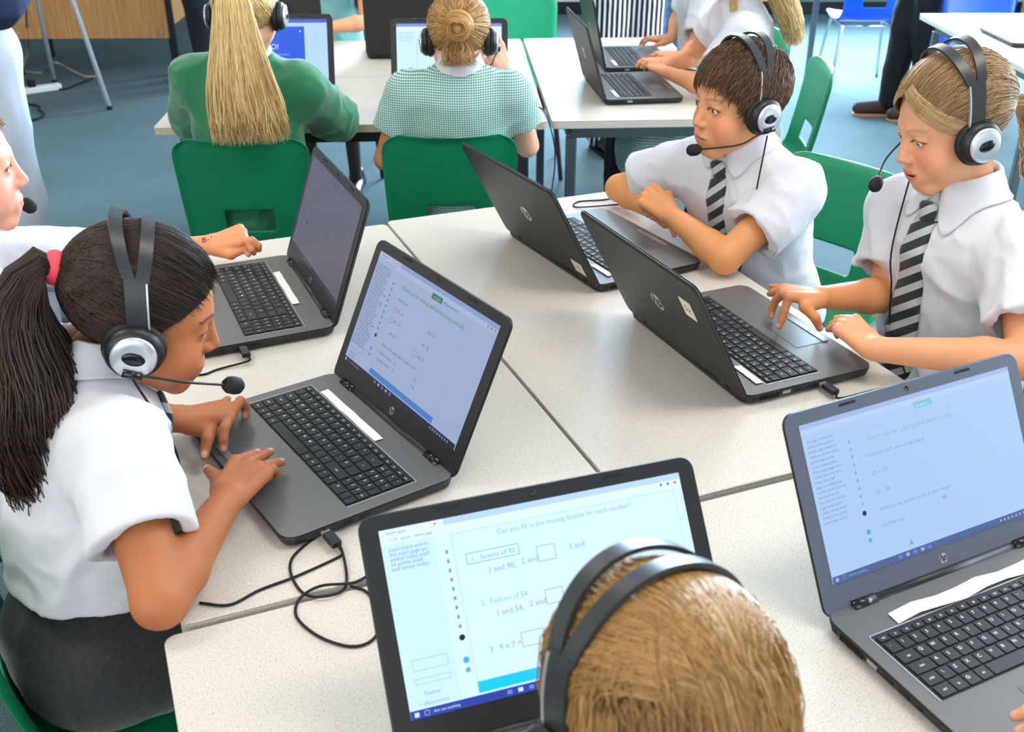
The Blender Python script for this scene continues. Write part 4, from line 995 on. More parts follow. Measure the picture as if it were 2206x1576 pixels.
seat_at(2.17, 6.76, 88, 'blue plastic chair with chrome legs, back to us, at the top', shellmat=M_blue, legmat=M_chrome, group='blue stacking chairs')
seat_at(2.42, 5.50, -90, 'blue plastic chair facing us across the white table at upper right', shellmat=M_blue, legmat=M_chrome, group='blue stacking chairs')
seat_at(2.85, 6.80, 92, 'blue plastic chair at the far table, right of the other', shellmat=M_blue, legmat=M_chrome, group='blue stacking chairs')
# ---------------------------------------------------------------- the children of the front group
M_skirt = mat('charcoal_skirt_wool', (44, 44, 46), rough=.9, bump=(350, .5), sheen=.3, var=(120, .25))
M_trouser = mat('dark_grey_trousers', (38, 39, 44), rough=.9, bump=(300, .3))
M_shoe = mat('black_school_shoe', (20, 19, 19), rough=.4)
def plain_hand(fwd, side, up=(0, 0, 1)): return (np.asarray(fwd, float), up, side, {}, None)
def person_obj(loc, label): return empty('person', loc, 0, label, 'person')
def body_obj(person, base, parts):
    V, F, c = join(parts); return add('body', np_mesh('body', V-base, F, True, None, c), person, M_skin)
def head_part(H, neck, skin, lip, brow, h=.0016, eye_open=1.0, mouth=0.0, chub=0.0, blush=.25, browk=.75, simple=False, smile=0.0):
    f = head_sdf(H.l(neck), eye_open, mouth, chub, simple, smile); nl = H.l(neck)
    lo = np.minimum([-.095, -.12, -.13], nl-.062); hi = np.maximum([.095, .125, .125], nl+.062)
    V, F = polygonise(f, lo, hi, h)
    c = face_cols(V, skin, lip, brow, eye_open, blush, browk, mouth, smile) if not simple else np.tile(np.array(lin(skin)), (len(V), 1))
    return H.w(V), F, c
def cloth(person, name, base, VF, m, smooth=True): return add(name, np_mesh(name, VF[0]-base, VF[1], smooth), person, m)
def seat_legs(person, base, T, m, knee_f=.36, kz=.455, skirt=False, skin=None, foot_f=.36, az=None, k=.88):
    F_ = T.Fw.copy(); F_[2] = 0; F_ = unit(F_); X = T.X
    kn = [T.P+F_*knee_f+X*s*.09 for s in (1, -1)]; an = [T.P+F_*foot_f+X*s*.10 for s in (1, -1)]
    for q in kn: q[2] = kz
    for q in an: q[2] = .09
    cloth(person, 'skirt' if skirt else 'trousers', base, trousers_mesh(T, kn[0], kn[1], an[0], an[1], skirt=skirt, k=k), m)
    if skirt:
        for kq, aq, s in zip(kn, an, (1, -1)):
            v_, f_, c_ = leg_skin(T.P+X*s*.07, kq, aq-np.array([0, 0, .02]), (200, 150, 120), .007, .9); cloth(person, 'tights', base, (v_, f_), mat('dark_tights', (50, 48, 52), rough=.8))
    for q in an:
        hl = q-F_*.05; hl[2] = 0; cloth(person, 'shoe', base, shoe_sdf_mesh(hl, hl+F_*.20), M_shoe)
    return kn, an
# ------------------------------------------------ girl with the dark ponytail, left front
def girl_A():
    base = np.array([-.62, 1.15, 0]); P = person_obj(base, 'girl with long dark ponytail and pink hair tie leaning over her laptop, white shirt')
    skin = (184, 112, 70); H = Head((-.486, 1.272, .978), 16, 21, 4); T = Torso((-.605, 1.165, .50), (-.575, 1.238, .885), 36)
    elR = np.array([-.415, .968, .740]); wrR = at(490, 1074, .757); elL = np.array([-.67, 1.47, .70]); wrL = at(384, 902, .752); z = .7315
    hR = (at(560, 990, .757)-wrR, (.10, -.15, 1), 1, dict(index=at(588, 961, z), middle=at(611, 957, z), ring=at(615, 992, z), pinky=at(596, 1024, z)), at(434, 998, .733))
    hL = (at(455, 893, .752)-wrL, (0, .1, 1), -1, dict(index=at(483, 966, z), middle=at(529, 896, z), ring=at(531, 862, z), pinky=at(500, 846, z)), at(440, 981, z))
    body_obj(P, base, [head_part(H, T.N, skin, (178, 96, 78), (48, 30, 22), .0018, .55, chub=.003, blush=.12), arm_mesh(T.shR, elR, wrR, hR, skin), arm_mesh(T.shL, elL, wrL, hL, skin)])
    eyes(P, H, base, (60, 40, 26), (0, -18))
    V, F, f = shirt_mesh(T, elR, elL, .60, hem=.112, seed=3, fold=.006); cloth(P, 'shirt', base, (V, F), M_white)
    collar(P, T, base, H.w((0, -.02, -.06))-T.N, f, M_white, fall=.028)
    tie(P, T, base, f, T.len+.004, .14, (0, 0))
    seat_legs(P, base, T, M_skirt, skirt=True)
    # hair swept back into a curly ponytail
    tp = (0.0, -.112, .032); a, b = (34, 24, 20), (70, 50, 38)
    parts = [cap_mesh(H, base, (44, 31, 25), .009, .016)]
    S = swept(5500, tp, lambda p: hairline(p, .020), k=9); parts.append(strands_mesh(H, base, S, .00075, pal(len(S), a, b, .5)))
    tl_ = tail(4200, [(0, -.112, .030), (.005, -.140, .034), (.03, -.150, -.02), (.055, -.118, -.10), (.065, -.082, -.19), (.06, -.05, -.27), (.05, -.02, -.33)], [.014, .040, .070, .088, .088, .066, .040], k=17, flat=.75, curl=.014, cf=9)
    parts.append(strands_mesh(H, base, tl_, .0009, pal(len(tl_), (26, 19, 16), (74, 53, 41), .6)))
    hair_obj(P, parts)
    m = MB(); M = Matrix.Translation(-Vector(base)) @ H.M() @ Matrix.Translation((0, -.118, .031)) @ Matrix.Rotation(PI/2+.15, 4, 'X')
    m.lathe([(.015, -.012), (.0215, -.008), (.0235, 0), (.0215, .008), (.015, .012)], 20, 0, M); m.build('hair_tie', mat('pink_hair_tie', (250, 78, 92), rough=.7), P)
    c0 = H.w((.104, -.004, -.046)); pts = [c0]+[surf(f, T.at(x, .30, zz), -T.Fw)+T.Fw*.006 for x, zz in ((.075, T.len-.07), (.06, T.len-.14), (.055, T.len-.21))]
    headset(H, 'headset worn by the girl with the dark ponytail, mic before her chin', 1, (.062, .128, -.054), cable=pts, tilt=-20, boom_mid=(.100, .062, -.040), cup_out=.003, cup_y=-.004, cup_z=-.006)
girl_A()
# ------------------------------------------------ boy at the left edge
def boy_B():
    base = np.array([-.98, 1.64, 0]); P = person_obj(base, 'boy cropped by the left edge in a white polo shirt, arm reaching to his laptop')
    skin = (240, 172, 146); H = Head((-.912, 1.685, 1.045), 24, 4); T = Torso((-1.02, 1.63, .49), (-.965, 1.66, .885), 24)
    elL = np.array([-.82, 2.0, .745]); wrL = at(452, 527, .755); elR = np.array([-.80, 1.56, .74]); wrR = np.array([-.66, 1.69, .760]); z = .733
    hL = (at(520, 508, .775)-wrL, (-.15, -.35, 1), -1, dict(index=at(558, 538, .754), middle=at(547, 545, .749), ring=at(535, 548, .746), pinky=at(523, 549, .745)), at(566, 521, .768))
    k = at(493, 652, z); hR = (k-wrR, (0, 0, 1), 1, dict(index=k, middle=at(480, 640, z)), None)
    body_obj(P, base, [head_part(H, T.N, skin, (206, 118, 104), (168, 124, 84), .0018, .85, chub=.008, blush=.5, browk=.35), arm_mesh(T.shR, elR, wrR, hR, (232, 158, 118)), arm_mesh(T.shL, elL, wrL, hL, (236, 156, 108))])
    eyes(P, H, base, (90, 100, 110), (0, -6))
    V, F, f = shirt_mesh(T, elR, elL, .88, hem=.0, seed=11, fold=.006, fat=1.1); cloth(P, 'polo_shirt', base, (V, F), M_white)
    collar(P, T, base, H.w((0, -.02, -.06))-T.N, f, M_white, front_gap=12, drop=.02)
    seat_legs(P, base, T, M_trouser)
    parts = [cap_mesh(H, base, (120, 84, 52), .008, .016, .62)]
    d = scalp_dirs(2600, lambda p: hairline(p, .018, .62, -.055)); r = SC+d*(SR+.006); t = np.linspace(0, 1, 7)[None, :, None]
    flow = np.array([.004, .034, .0])+RNG.normal(size=(len(r), 1, 3))*.008; Pp = r[:, None]+flow*t; Q = on_scalp(Pp, .006+.008*t[..., 0]+0*Pp[..., 0]); parts.append(strands_mesh(H, base, Q, .0011, pal(len(Q), (112, 78, 46), (178, 132, 84), .5)))
    hair_obj(P, parts)
    ax = unit(wrL-elL); cam_d = unit(np.array([0, 0, CAM_H])-wrL); up_ = unit(cam_d*.6+np.array([0, 0, 1])*.6-ax*(ax@(cam_d*.6+np.array([0, 0, 1])*.6))); sd = np.cross(up_, ax); tv, tf = text_mesh('8-1', .020); tv = tv-(tv.max(0)+tv.min(0))/2; c0 = wrL-ax*.004
    V = [c0+ax*a_+(up_*math.cos(b_/.022)+sd*math.sin(b_/.022))*.0222-base for a_, b_ in tv]; MB().raw(V, tf).build('ink_note', mat('pen_ink', (120, 66, 44), rough=.7), P)
    headset(H, 'headset of the boy at the left edge, foam mic below his lip', -1, (-.030, .098, -.085), tilt=-5)
boy_B()
# ------------------------------------------------ boy with folded arms
def boy_C():
    base = np.array([.60, 2.30, 0]); P = person_obj(base, 'boy with short brown hair and folded arms in white shirt and striped tie')
    skin = (224, 158, 112); H = Head((.466, 2.186, 1.030), -156, 5, -3); T = Torso((.60, 2.30, .485), (.500, 2.232, .893), -138)
    elR = np.array([.262, 2.485, .740]); wrR = np.array([.338, 2.300, .742]); elL = np.array([.440, 2.030, .741]); wrL = at(1446, 462, .775)
    hR = (np.array([.06, -.14, -.004]), (-.1, 0, 1), 1, {}, None)
    k = at(1402, 432, .785); kn = at(1418, 440, .79)-wrL
    hL = (kn, (-.35, -.35, 1), -1, dict(index=at(1385, 440, .765), middle=at(1388, 452, .758), ring=at(1396, 464, .752), pinky=at(1408, 474, .750)), at(1398, 420, .77))
    body_obj(P, base, [head_part(H, T.N, skin, (206, 116, 98), (120, 78, 50), .0014, .8, blush=.38, browk=.5, smile=.15), arm_mesh(T.shR, elR, wrR, hR, (226, 150, 92)), arm_mesh(T.shL, elL, wrL, hL, (228, 154, 98))])
    eyes(P, H, base, (84, 92, 84), (1, -6))
    V, F, f = shirt_mesh(T, elR, elL, .62, hem=.0, seed=21, fold=.0065, off=.015, flare=.012); cloth(P, 'shirt', base, (V, F), M_white)
    collar(P, T, base, H.w((0, -.02, -.06))-T.N, f, M_white)
    tie(P, T, base, f, T.len+.004, .12, (0, .0), w=(.022, .032), flip=-1)
    seat_legs(P, base, T, M_trouser)
    parts = [cap_mesh(H, base, (66, 46, 32), .011, .016, .60, -.06)]
    # side-swept fringe and short sides
    d = scalp_dirs(8000, lambda p: hairline(p, .020, .60, -.055)); r = SC+d*(SR+.006); k_ = 7; t = np.linspace(0, 1, k_)[None, :, None]
    crown = np.array([0, -.07, .085]); away = r-crown; away /= np.linalg.norm(away, axis=1, keepdims=True); L = .044+.02*RNG.random((len(r), 1, 1))
    fr = ((r[:, 1] > .02) & (r[:, 2] > .05))[:, None, None]; flow = away[:, None]*1.0+np.array([.0, .10, -.35])+RNG.normal(size=(len(r), 1, 3))*.20
    Pp = r[:, None]+flow*L*t*np.where(fr, 1.0, .62); Q = on_scalp(Pp, (.006+.007*np.sin(t[..., 0]*2.2))+RNG.random((len(r), 1))*.005)
    parts.append(strands_mesh(H, base, Q, .00085, pal(len(Q), (62, 42, 29), (118, 84, 58), .45)))
    hair_obj(P, parts)
    c0 = H.w((-.104, -.004, -.046)); pts = [c0]+[surf(f, T.at(x, .30, zz), -T.Fw)+T.Fw*.006 for x, zz in ((-.09, T.len-.07), (-.07, T.len-.15), (-.05, T.len-.22))]
    headset(H, 'headset worn by the boy with folded arms, mic below his lips', -1, (-.026, .119, -.076), cable=pts, tilt=-8, boom_mid=(-.094, .060, -.056), cup_out=.004, lift=.008)
boy_C()
# ------------------------------------------------ girl typing at right
def girl_D():
    base = np.array([.90, 1.86, 0]); P = person_obj(base, 'girl with fair hair tied back typing at right, white shirt and striped tie')
    skin = (230, 166, 126); H = Head((.758, 1.812, 1.085), -168, 20, 2); T = Torso((.865, 1.845, .49), (.815, 1.822, .925), -154)
    elR = np.array([.720, 1.855, .735]); wrR = at(1772, 640, .770); elL = np.array([.845, 1.53, .765]); wrL = at(1886, 752, .762); z = .7305
    hR = (at(1694, 632, .780)-wrR, (-.1, .1, 1), 1, dict(index=at(1679, 703, z), middle=at(1661, 681, z), ring=at(1646, 635, .742), pinky=at(1634, 612, .752)), at(1766, 706, .735))
    hL = (at(1832, 706, .776)-wrL, (.05, -.15, 1), -1, dict(index=at(1768, 683, .742), middle=at(1779, 700, .737), ring=at(1770, 714, z), pinky=at(1803, 733, z)), at(1788, 690, .733))
    body_obj(P, base, [head_part(H, T.N, skin, (206, 106, 98), (150, 106, 74), .0014, .62, mouth=.0032, blush=.3, browk=.4, smile=.8), arm_mesh(T.shR, elR, wrR, hR, (222, 146, 96)), arm_mesh(T.shL, elL, wrL, hL, (236, 164, 120))])
    eyes(P, H, base, (84, 96, 104), (-2, -16))
    V, F, f = shirt_mesh(T, elR, elL, .66, hem=.0, seed=34, fold=.007, off=.016, flare=.015); cloth(P, 'shirt', base, (V, F), M_white)
    collar(P, T, base, H.w((0, -.02, -.06))-T.N, f, M_white, drop=.040, fall=.036)
    tie(P, T, base, f, T.len+.004, .06, (0, .012), w=(.024, .042), flip=-1)
    seat_legs(P, base, T, M_skirt, skirt=True)
    tp = (0, -.112, -.01); parts = [cap_mesh(H, base, (146, 114, 78), .010, .010, .80)]
    S = swept(6500, tp, lambda p: hairline(p, .014, .80), k=9, lift=.010); S += RNG.normal(size=(len(S), 1, 3))*.0010; parts.append(strands_mesh(H, base, S, .00075, pal(len(S), (124, 94, 60), (198, 162, 116), .35)))
    for s_ in (-1, 1):
        lk = tail(700, [(s_*.004, .066, .088), (s_*.034, .068, .066), (s_*.066, .040, .028), (s_*.080, .004, .004), (s_*.078, -.05, -.004)], [.010, .014, .014, .012, .008], k=10, flat=.45, curl=.002, side=(0, .5, -.8)); lk = on_scalp(lk, np.maximum(np.linalg.norm((lk-SC)/SR, axis=2)-1, 0)*.02+.0105)
        parts.append(strands_mesh(H, base, lk, .0008, pal(len(lk), (132, 100, 64), (206, 170, 122), .3)))
    tl_ = tail(1600, [(0, -.112, -.01), (.01, -.145, -.03), (.0, -.155, -.10), (-.01, -.14, -.18)], [.014, .026, .034, .030], k=14, flat=.7, curl=.007)
    parts.append(strands_mesh(H, base, tl_, .0008, pal(len(tl_), (146, 114, 76), (214, 178, 132), .35))); hair_obj(P, parts)
    c0 = H.w((.06, .085, -.088)); pts = [surf(f, T.at(x, .30, zz), -T.Fw)+T.Fw*.007 for x, zz in ((.045, T.len-.05), (.04, T.len-.14), (.022, T.len-.22), (-.03, T.len-.30))]
    headset(H, 'headset worn by the girl typing at right, round mic before her chin', 1, (.052, .128, -.083), cable=[H.w((.104, -.004, -.046))]+pts, tilt=-10, cup_out=.005, cup_y=.008, cup_z=-.006, lift=.010)
girl_D()
# ------------------------------------------------ blonde head nearest the camera
def girl_E():
    base = np.array([.16, .30, 0]); P = person_obj(base, 'child with straight light brown hair seen from behind at the bottom, face hidden')
    skin = (232, 172, 138); H = Head(at(1415, 1528, .968), 120, 14); T = Torso((.175, .25, .49), (.135, .43, .845), 114)
    elR = np.array([.34, .42, .72]); wrR = np.array([.27, .56, .76]); elL = np.array([-.09, .36, .72]); wrL = np.array([.03, .55, .76])
    hR = (np.array([-.02, .1, 0]), (0, 0, 1), 1, {}, None); hL = (np.array([0.02, .1, 0]), (0, 0, 1), -1, {}, None)
    body_obj(P, base, [head_part(H, T.N, skin, (206, 118, 104), (150, 110, 76), .0026), arm_mesh(T.shR, elR, wrR, hR, skin, .004), arm_mesh(T.shL, elL, wrL, hL, skin, .004)])
    eyes(P, H, base)
    V, F, f = shirt_mesh(T, elR, elL, .62, hem=.0, seed=41); cloth(P, 'shirt', base, (V, F), M_white); seat_legs(P, base, T, M_trouser)
    parts = [cap_mesh(H, base, (150, 110, 64), .010, .030, .86, -.09)]
    n = 13000; d = scalp_dirs(n, lambda p: hairline(p, .034, .86, .0)); r = SC+d*(SR+.006); k_ = 9; t = np.linspace(0, 1, k_)[None, :]
    # fall from the crown over the sides and back down to the shoulders
    ax = r-SC; ang = np.arctan2(ax[:, 0], -ax[:, 1]+.02); Z0 = r[:, 2]; Lh = .26+.06*RNG.random(n); z = Z0[:, None]-t*Lh[:, None]
    sc = np.sqrt(np.clip(1-((np.clip(z, .0, .2)-SC[2])/(SR[2]+.010))**2, 0.02, 1)); rr = np.linalg.norm(ax[:, :2], axis=1)
    wide = np.where(z > .02, 1.0, 1.0+.10*np.clip((.02-z)/.2, 0, 1)); X = np.sin(ang)[:, None]*(SR[0]+.009)*sc*wide; Y = SC[1]-np.cos(ang)[:, None]*(SR[1]+.011)*sc*wide
    jit = RNG.normal(size=(n, 1, 1))*.002; Pp = np.stack([X, Y, z], 2)*(1+jit*.5)+RNG.normal(size=(n, 1, 3))*.0025
    S = swept(3500, (0, -.10, .045), lambda p: hairline(p, .03, .86, .05), k=7, lift=.011); parts.append(strands_mesh(H, base, S, .0009, pal(len(S), (146, 106, 60), (190, 146, 88), .25)))
    parts.append(strands_mesh(H, base, Pp, .00075, pal(n, (146, 106, 60), (196, 152, 92), .28)))
    hair_obj(P, parts)
    headset(H, 'headset on the light brown hair of the child nearest the camera', -1, (-.03, .12, -.085), tilt=2, lift=.004, cup_out=.006)
girl_E()
# ------------------------------------------------ child at the bottom right corner, only finger tips in view
def child_K():
    base = np.array([.86, .45, 0]); P = person_obj(base, 'child outside the bottom right corner, only fingertips on the laptop in view'); skin = (232, 164, 120)
    H = Head((.84, .55, 1.06), 118, 14); T = Torso((.88, .44, .49), (.85, .50, .91), 116)
    elL = np.array([.68, .52, .73]); wrL = at(2500, 1700, .750); elR = np.array([1.02, .60, .73]); wrR = np.array([.86, .72, .755])
    hL = (at(2400, 1650, .755)-wrL, (0, 0, 1), -1, {}, at(2200, 1566, .732))
    body_obj(P, base, [head_part(H, T.N, skin, (206, 118, 104), (120, 84, 54), .003), arm_mesh(T.shR, elR, wrR, plain_hand((-.04, .1, 0), 1), skin, .004), arm_mesh(T.shL, elL, wrL, hL, skin, .0035)])
    eyes(P, H, base); V, F, f = shirt_mesh(T, elR, elL, .62, hem=0, seed=45); cloth(P, 'shirt', base, (V, F), M_white); collar(P, T, base, H.w((0, -.02, -.06))-T.N, f, M_white); seat_legs(P, base, T, M_trouser)
    S = swept(1500, (0, -.11, .0), lambda p: hairline(p, .02), k=7); hair_obj(P, [cap_mesh(H, base, (92, 64, 42), .010), strands_mesh(H, base, S, .0012, pal(len(S), (70, 48, 32), (120, 86, 56), .4))])
child_K()
# ---------------------------------------------------------------- people of the second group and further back
# girl in the green jumper with the long blonde ponytail
M_jumper = mat('green_jumper', (38, 122, 80), rough=.9, sheen=.4, bump=(500, .25))
def girl_F():
    base = np.array([-.77, 2.98, 0]); P = person_obj(base, 'girl in green jumper with very long blonde ponytail, seen from behind'); skin = (232, 172, 138)
    H = Head((-.702, 2.90, 1.085), 90, 8); T = Torso((-.775, 2.99, .49), (-.735, 2.965, .925), 90, 1.03)
    elR = np.array([-.535, 3.13, .745]); elL = np.array([-.945, 3.12, .745]); wrR = np.array([-.60, 3.33, .755]); wrL = np.array([-.88, 3.34, .755])
    body_obj(P, base, [head_part(H, T.N, skin, (206, 118, 104), (180, 140, 90), .0035), arm_mesh(T.shR, elR, wrR, plain_hand((-.03, .1, 0), 1), skin, .005), arm_mesh(T.shL, elL, wrL, plain_hand((.03, .1, 0), -1), skin, .005)])
    eyes(P, H, base)
    V, F, f = shirt_mesh(T, elR, elL, 1, hem=.0, seed=51, fold=.008, off=.020, long_to=(wrR, wrL), h=.0055); cloth(P, 'jumper', base, (V, F), M_jumper)
    collar(P, T, base, H.w((0, -.02, -.06))-T.N, f, M_white, drop=.02, fall=.016); seat_legs(P, base, T, M_skirt, skirt=True)
    tp = (0, -.105, .065); a, b = (196, 156, 92), (244, 216, 158); parts = [cap_mesh(H, base, (206, 168, 104), .009)]
    S = swept(3500, tp, lambda p: hairline(p, .034), k=8); parts.append(strands_mesh(H, base, S, .001, pal(len(S), a, b, .4)))
    tl_ = tail(4200, [(0, -.105, .065), (0, -.150, .07), (.005, -.165, 0), (.01, -.165, -.14), (.015, -.150, -.24), (.02, -.135, -.325)], [.016, .045, .062, .082, .100, .105], k=14, flat=.28, curl=.006, cf=6)
    parts.append(strands_mesh(H, base, tl_, .0012, pal(len(tl_), a, b, .5))); hair_obj(P, parts)
    headset(H, 'headset on the girl with the long blonde ponytail', -1, (-.03, .12, -.085), tilt=5)
girl_F()
# girl in the gingham dress with the bun
def gingham():
    m = mat('green_gingham', (150, 190, 180), rough=.9, sheen=.2); nt = m.node_tree; N = nt.nodes; Lk = nt.links; tc = N.new('ShaderNodeTexCoord'); sp = N.new('ShaderNodeSeparateXYZ'); Lk.new(tc.outputs['Object'], sp.inputs[0]); o = []
    for ax in ('X', 'Z'):
        a = N.new('ShaderNodeMath'); a.operation = 'MULTIPLY'; a.inputs[1].default_value = 1/.0064; b = N.new('ShaderNodeMath'); b.operation = 'FRACT'; c = N.new('ShaderNodeMath'); c.operation = 'GREATER_THAN'; c.inputs[1].default_value = .5
        Lk.new(sp.outputs[ax], a.inputs[0]); Lk.new(a.outputs[0], b.inputs[0]); Lk.new(b.outputs[0], c.inputs[0]); o.append(c)
    s = N.new('ShaderNodeMath'); s.operation = 'ADD'; Lk.new(o[0].outputs[0], s.inputs[0]); Lk.new(o[1].outputs[0], s.inputs[1]); d = N.new('ShaderNodeMath'); d.operation = 'MULTIPLY'; d.inputs[1].default_value = .5; Lk.new(s.outputs[0], d.inputs[0])
    r = N.new('ShaderNodeValToRGB'); r.color_ramp.elements[0].color = lin((66, 118, 108))+(1,); r.color_ramp.elements[1].color = lin((232, 242, 240))+(1,); e = r.color_ramp.elements.new(.5); e.color = lin((136, 182, 174))+(1,)
    Lk.new(d.outputs[0], r.inputs['Fac']); Lk.new(r.outputs['Color'], N['Principled BSDF'].inputs['Base Color']); return m
M_ging = gingham()
def girl_G():
    base = np.array([-.15, 3.02, 0]); P = person_obj(base, 'girl in green gingham dress with a fair hair bun, seen from behind'); skin = (238, 176, 148)
    H = Head((-.145, 2.965, 1.005), 92, 22); T = Torso((-.155, 3.02, .49), (-.145, 2.945, .905), 92, 1.02)
    elR = np.array([.045, 3.02, .69]); elL = np.array([-.365, 2.97, .665]); wrR = np.array([-.02, 3.05, .90]); wrL = np.array([-.25, 3.16, .745])
    body_obj(P, base, [head_part(H, T.N, skin, (206, 118, 104), (180, 140, 90), .0035), arm_mesh(T.shR, elR, wrR, ((-.05, .0, .1), (.5, -.8, .3), 1, {}, None), skin, .004), arm_mesh(T.shL, elL, wrL, plain_hand((.02, .1, 0), -1), (214, 140, 96), .004)])
    eyes(P, H, base)
    V, F, f = shirt_mesh(T, elR, elL, .55, hem=.0, seed=61, fold=.004, off=.014, flare=.012, h=.005); cloth(P, 'dress', base, (V, F), M_ging)
    collar(P, T, base, H.w((0, -.02, -.06))-T.N, f, M_white, drop=.02, front_gap=14, fall=.014); seat_legs(P, base, T, M_ging, skirt=True)
    tp = (0, -.110, .012); a, b = (160, 114, 62), (222, 178, 118); parts = [cap_mesh(H, base, (180, 134, 80), .009, extra=lambda p, d: smin(d, ell(p, (0, -.130, .004), (.030, .024, .030)), .004))]
    S = swept(3800, tp, lambda p: hairline(p, .034), k=8); S += RNG.normal(size=(len(S), 1, 3))*.0015; parts.append(strands_mesh(H, base, S, .001, pal(len(S), a, b, .5)))
    n = 900; C = np.array([0, -.132, .004]); th = RNG.random(n)*2*PI; k_ = 12; t = np.linspace(0, 1, k_)[None]; ph = th[:, None]+t*3.6; el_ = (RNG.random(n)[:, None]-.5)*2.4+.5*np.sin(t*4+th[:, None]); rr = .034+.007*RNG.random(n)[:, None]
    Q = np.stack([C[0]+rr*np.cos(el_)*np.cos(ph), C[1]-rr*.8*np.sin(el_)-.004, C[2]+rr*np.cos(el_)*np.sin(ph)], 2); parts.append(strands_mesh(H, base, Q, .0012, pal(n, (150, 98, 48), (216, 166, 100), .5)))
    w = tail(160, [(0, -.09, -.03), (0, -.095, -.06), (0, -.085, -.095)], [.035, .05, .05], k=8, flat=.4, curl=.01); parts.append(strands_mesh(H, base, w, .0007, pal(len(w), a, b, .4)))
    hair_obj(P, parts)
    m = MB(); M = Matrix.Translation(-Vector(base)) @ H.M() @ Matrix.Translation((0, -.108, .010)) @ Matrix.Rotation(PI/2, 4, 'X'); m.lathe([(.022, -.006), (.0285, -.004), (.0295, 0), (.0285, .004), (.022, .006)], 20, 0, M); m.build('hair_tie', mat('brown_hair_tie', (60, 40, 30), rough=.8), P)
    headset(H, 'headset on the girl with the hair bun', 1, (.03, .12, -.085), tilt=4)
girl_G()
# child in mint facing us across the second group
M_mintc = mat('mint_cotton', (150, 206, 206), rough=.9, sheen=.2, bump=(600, .1))
def child_H():
    base = np.array([-.80, 5.0, 0]); P = person_obj(base, 'child in pale mint dress behind the far laptop, forearm on the table'); skin = (232, 160, 116)
    H = Head((-.80, 4.86, 1.10), -88, 18); T = Torso((-.82, 5.0, .49), (-.80, 4.93, .93), -88)
    elL = np.array([-.61, 4.63, .755]); wrL = np.array([-.78, 4.50, .752]); elR = np.array([-1.03, 4.70, .75]); wrR = np.array([-.88, 4.52, .752])
    body_obj(P, base, [head_part(H, T.N, skin, (206, 118, 104), (120, 84, 54), .0035), arm_mesh(T.shR, elR, wrR, plain_hand((.06, -.06, 0), 1), skin, .004), arm_mesh(T.shL, elL, wrL, plain_hand((-.09, -.03, 0), -1), skin, .004)])
    eyes(P, H, base); V, F, f = shirt_mesh(T, elR, elL, .55, hem=0, seed=71); cloth(P, 'dress', base, (V, F), M_mintc); seat_legs(P, base, T, M_mintc, skirt=True)
    S = swept(1500, (0, -.112, .0), lambda p: hairline(p, .034), k=7); hair_obj(P, [cap_mesh(H, base, (120, 88, 56), .010), strands_mesh(H, base, S, .0013, pal(len(S), (96, 66, 40), (150, 112, 72), .4))])
child_H()
# girl with long loose blonde hair behind the boy
def girl_I():
    base = np.array([.82, 3.74, 0]); P = person_obj(base, 'girl in white polo with long blonde hair sitting behind the boy, head out of frame'); skin = (222, 150, 104)
    H = Head((.69, 3.70, 1.14), 178, 18); T = Torso((.83, 3.74, .49), (.765, 3.70, .965), 176, 1.08)
    elL = np.array([.635, 3.47, .755]); wrL = np.array([.53, 3.63, .765]); elR = np.array([.65, 3.93, .75]); wrR = np.array([.56, 3.84, .760])
    body_obj(P, base, [head_part(H, T.N, skin, (206, 118, 104), (180, 140, 90), .0035), arm_mesh(T.shR, elR, wrR, plain_hand((-.1, -.04, 0), 1), skin, .004), arm_mesh(T.shL, elL, wrL, plain_hand((-.05, .09, 0), -1), skin, .004)])
    eyes(P, H, base); V, F, f = shirt_mesh(T, elR, elL, .60, hem=0, seed=81, fold=.006); cloth(P, 'polo_shirt', base, (V, F), M_white)
    kn, an = seat_legs(P, base, T, M_ging, skirt=True)
    tl_ = tail(2600, [(0, -.08, .04), (-.02, -.115, -.04), (-.03, -.145, -.14), (-.03, -.165, -.26), (-.02, -.17, -.36)], [.05, .07, .075, .065, .045], k=12, flat=.6, curl=.008)
    S = swept(2500, (0, -.09, -.02), lambda p: hairline(p, .034), k=8)
    f2 = tail(500, [(-.06, .0, -.03), (-.075, .0, -.12), (-.07, .02, -.22)], [.014, .022, .02], k=10, curl=.006); f3 = f2*np.array([-1, 1, 1])
    hair_obj(P, [cap_mesh(H, base, (206, 168, 104), .010)]+[strands_mesh(H, base, q, .0011, pal(len(q), (204, 164, 98), (246, 218, 160), .4)) for q in (S, tl_, f2, f3)])
    headset(H, 'headset on the girl in the white polo behind the boy', -1, (-.03, .12, -.085))
    for q, a in zip(kn, an): pass
girl_I()
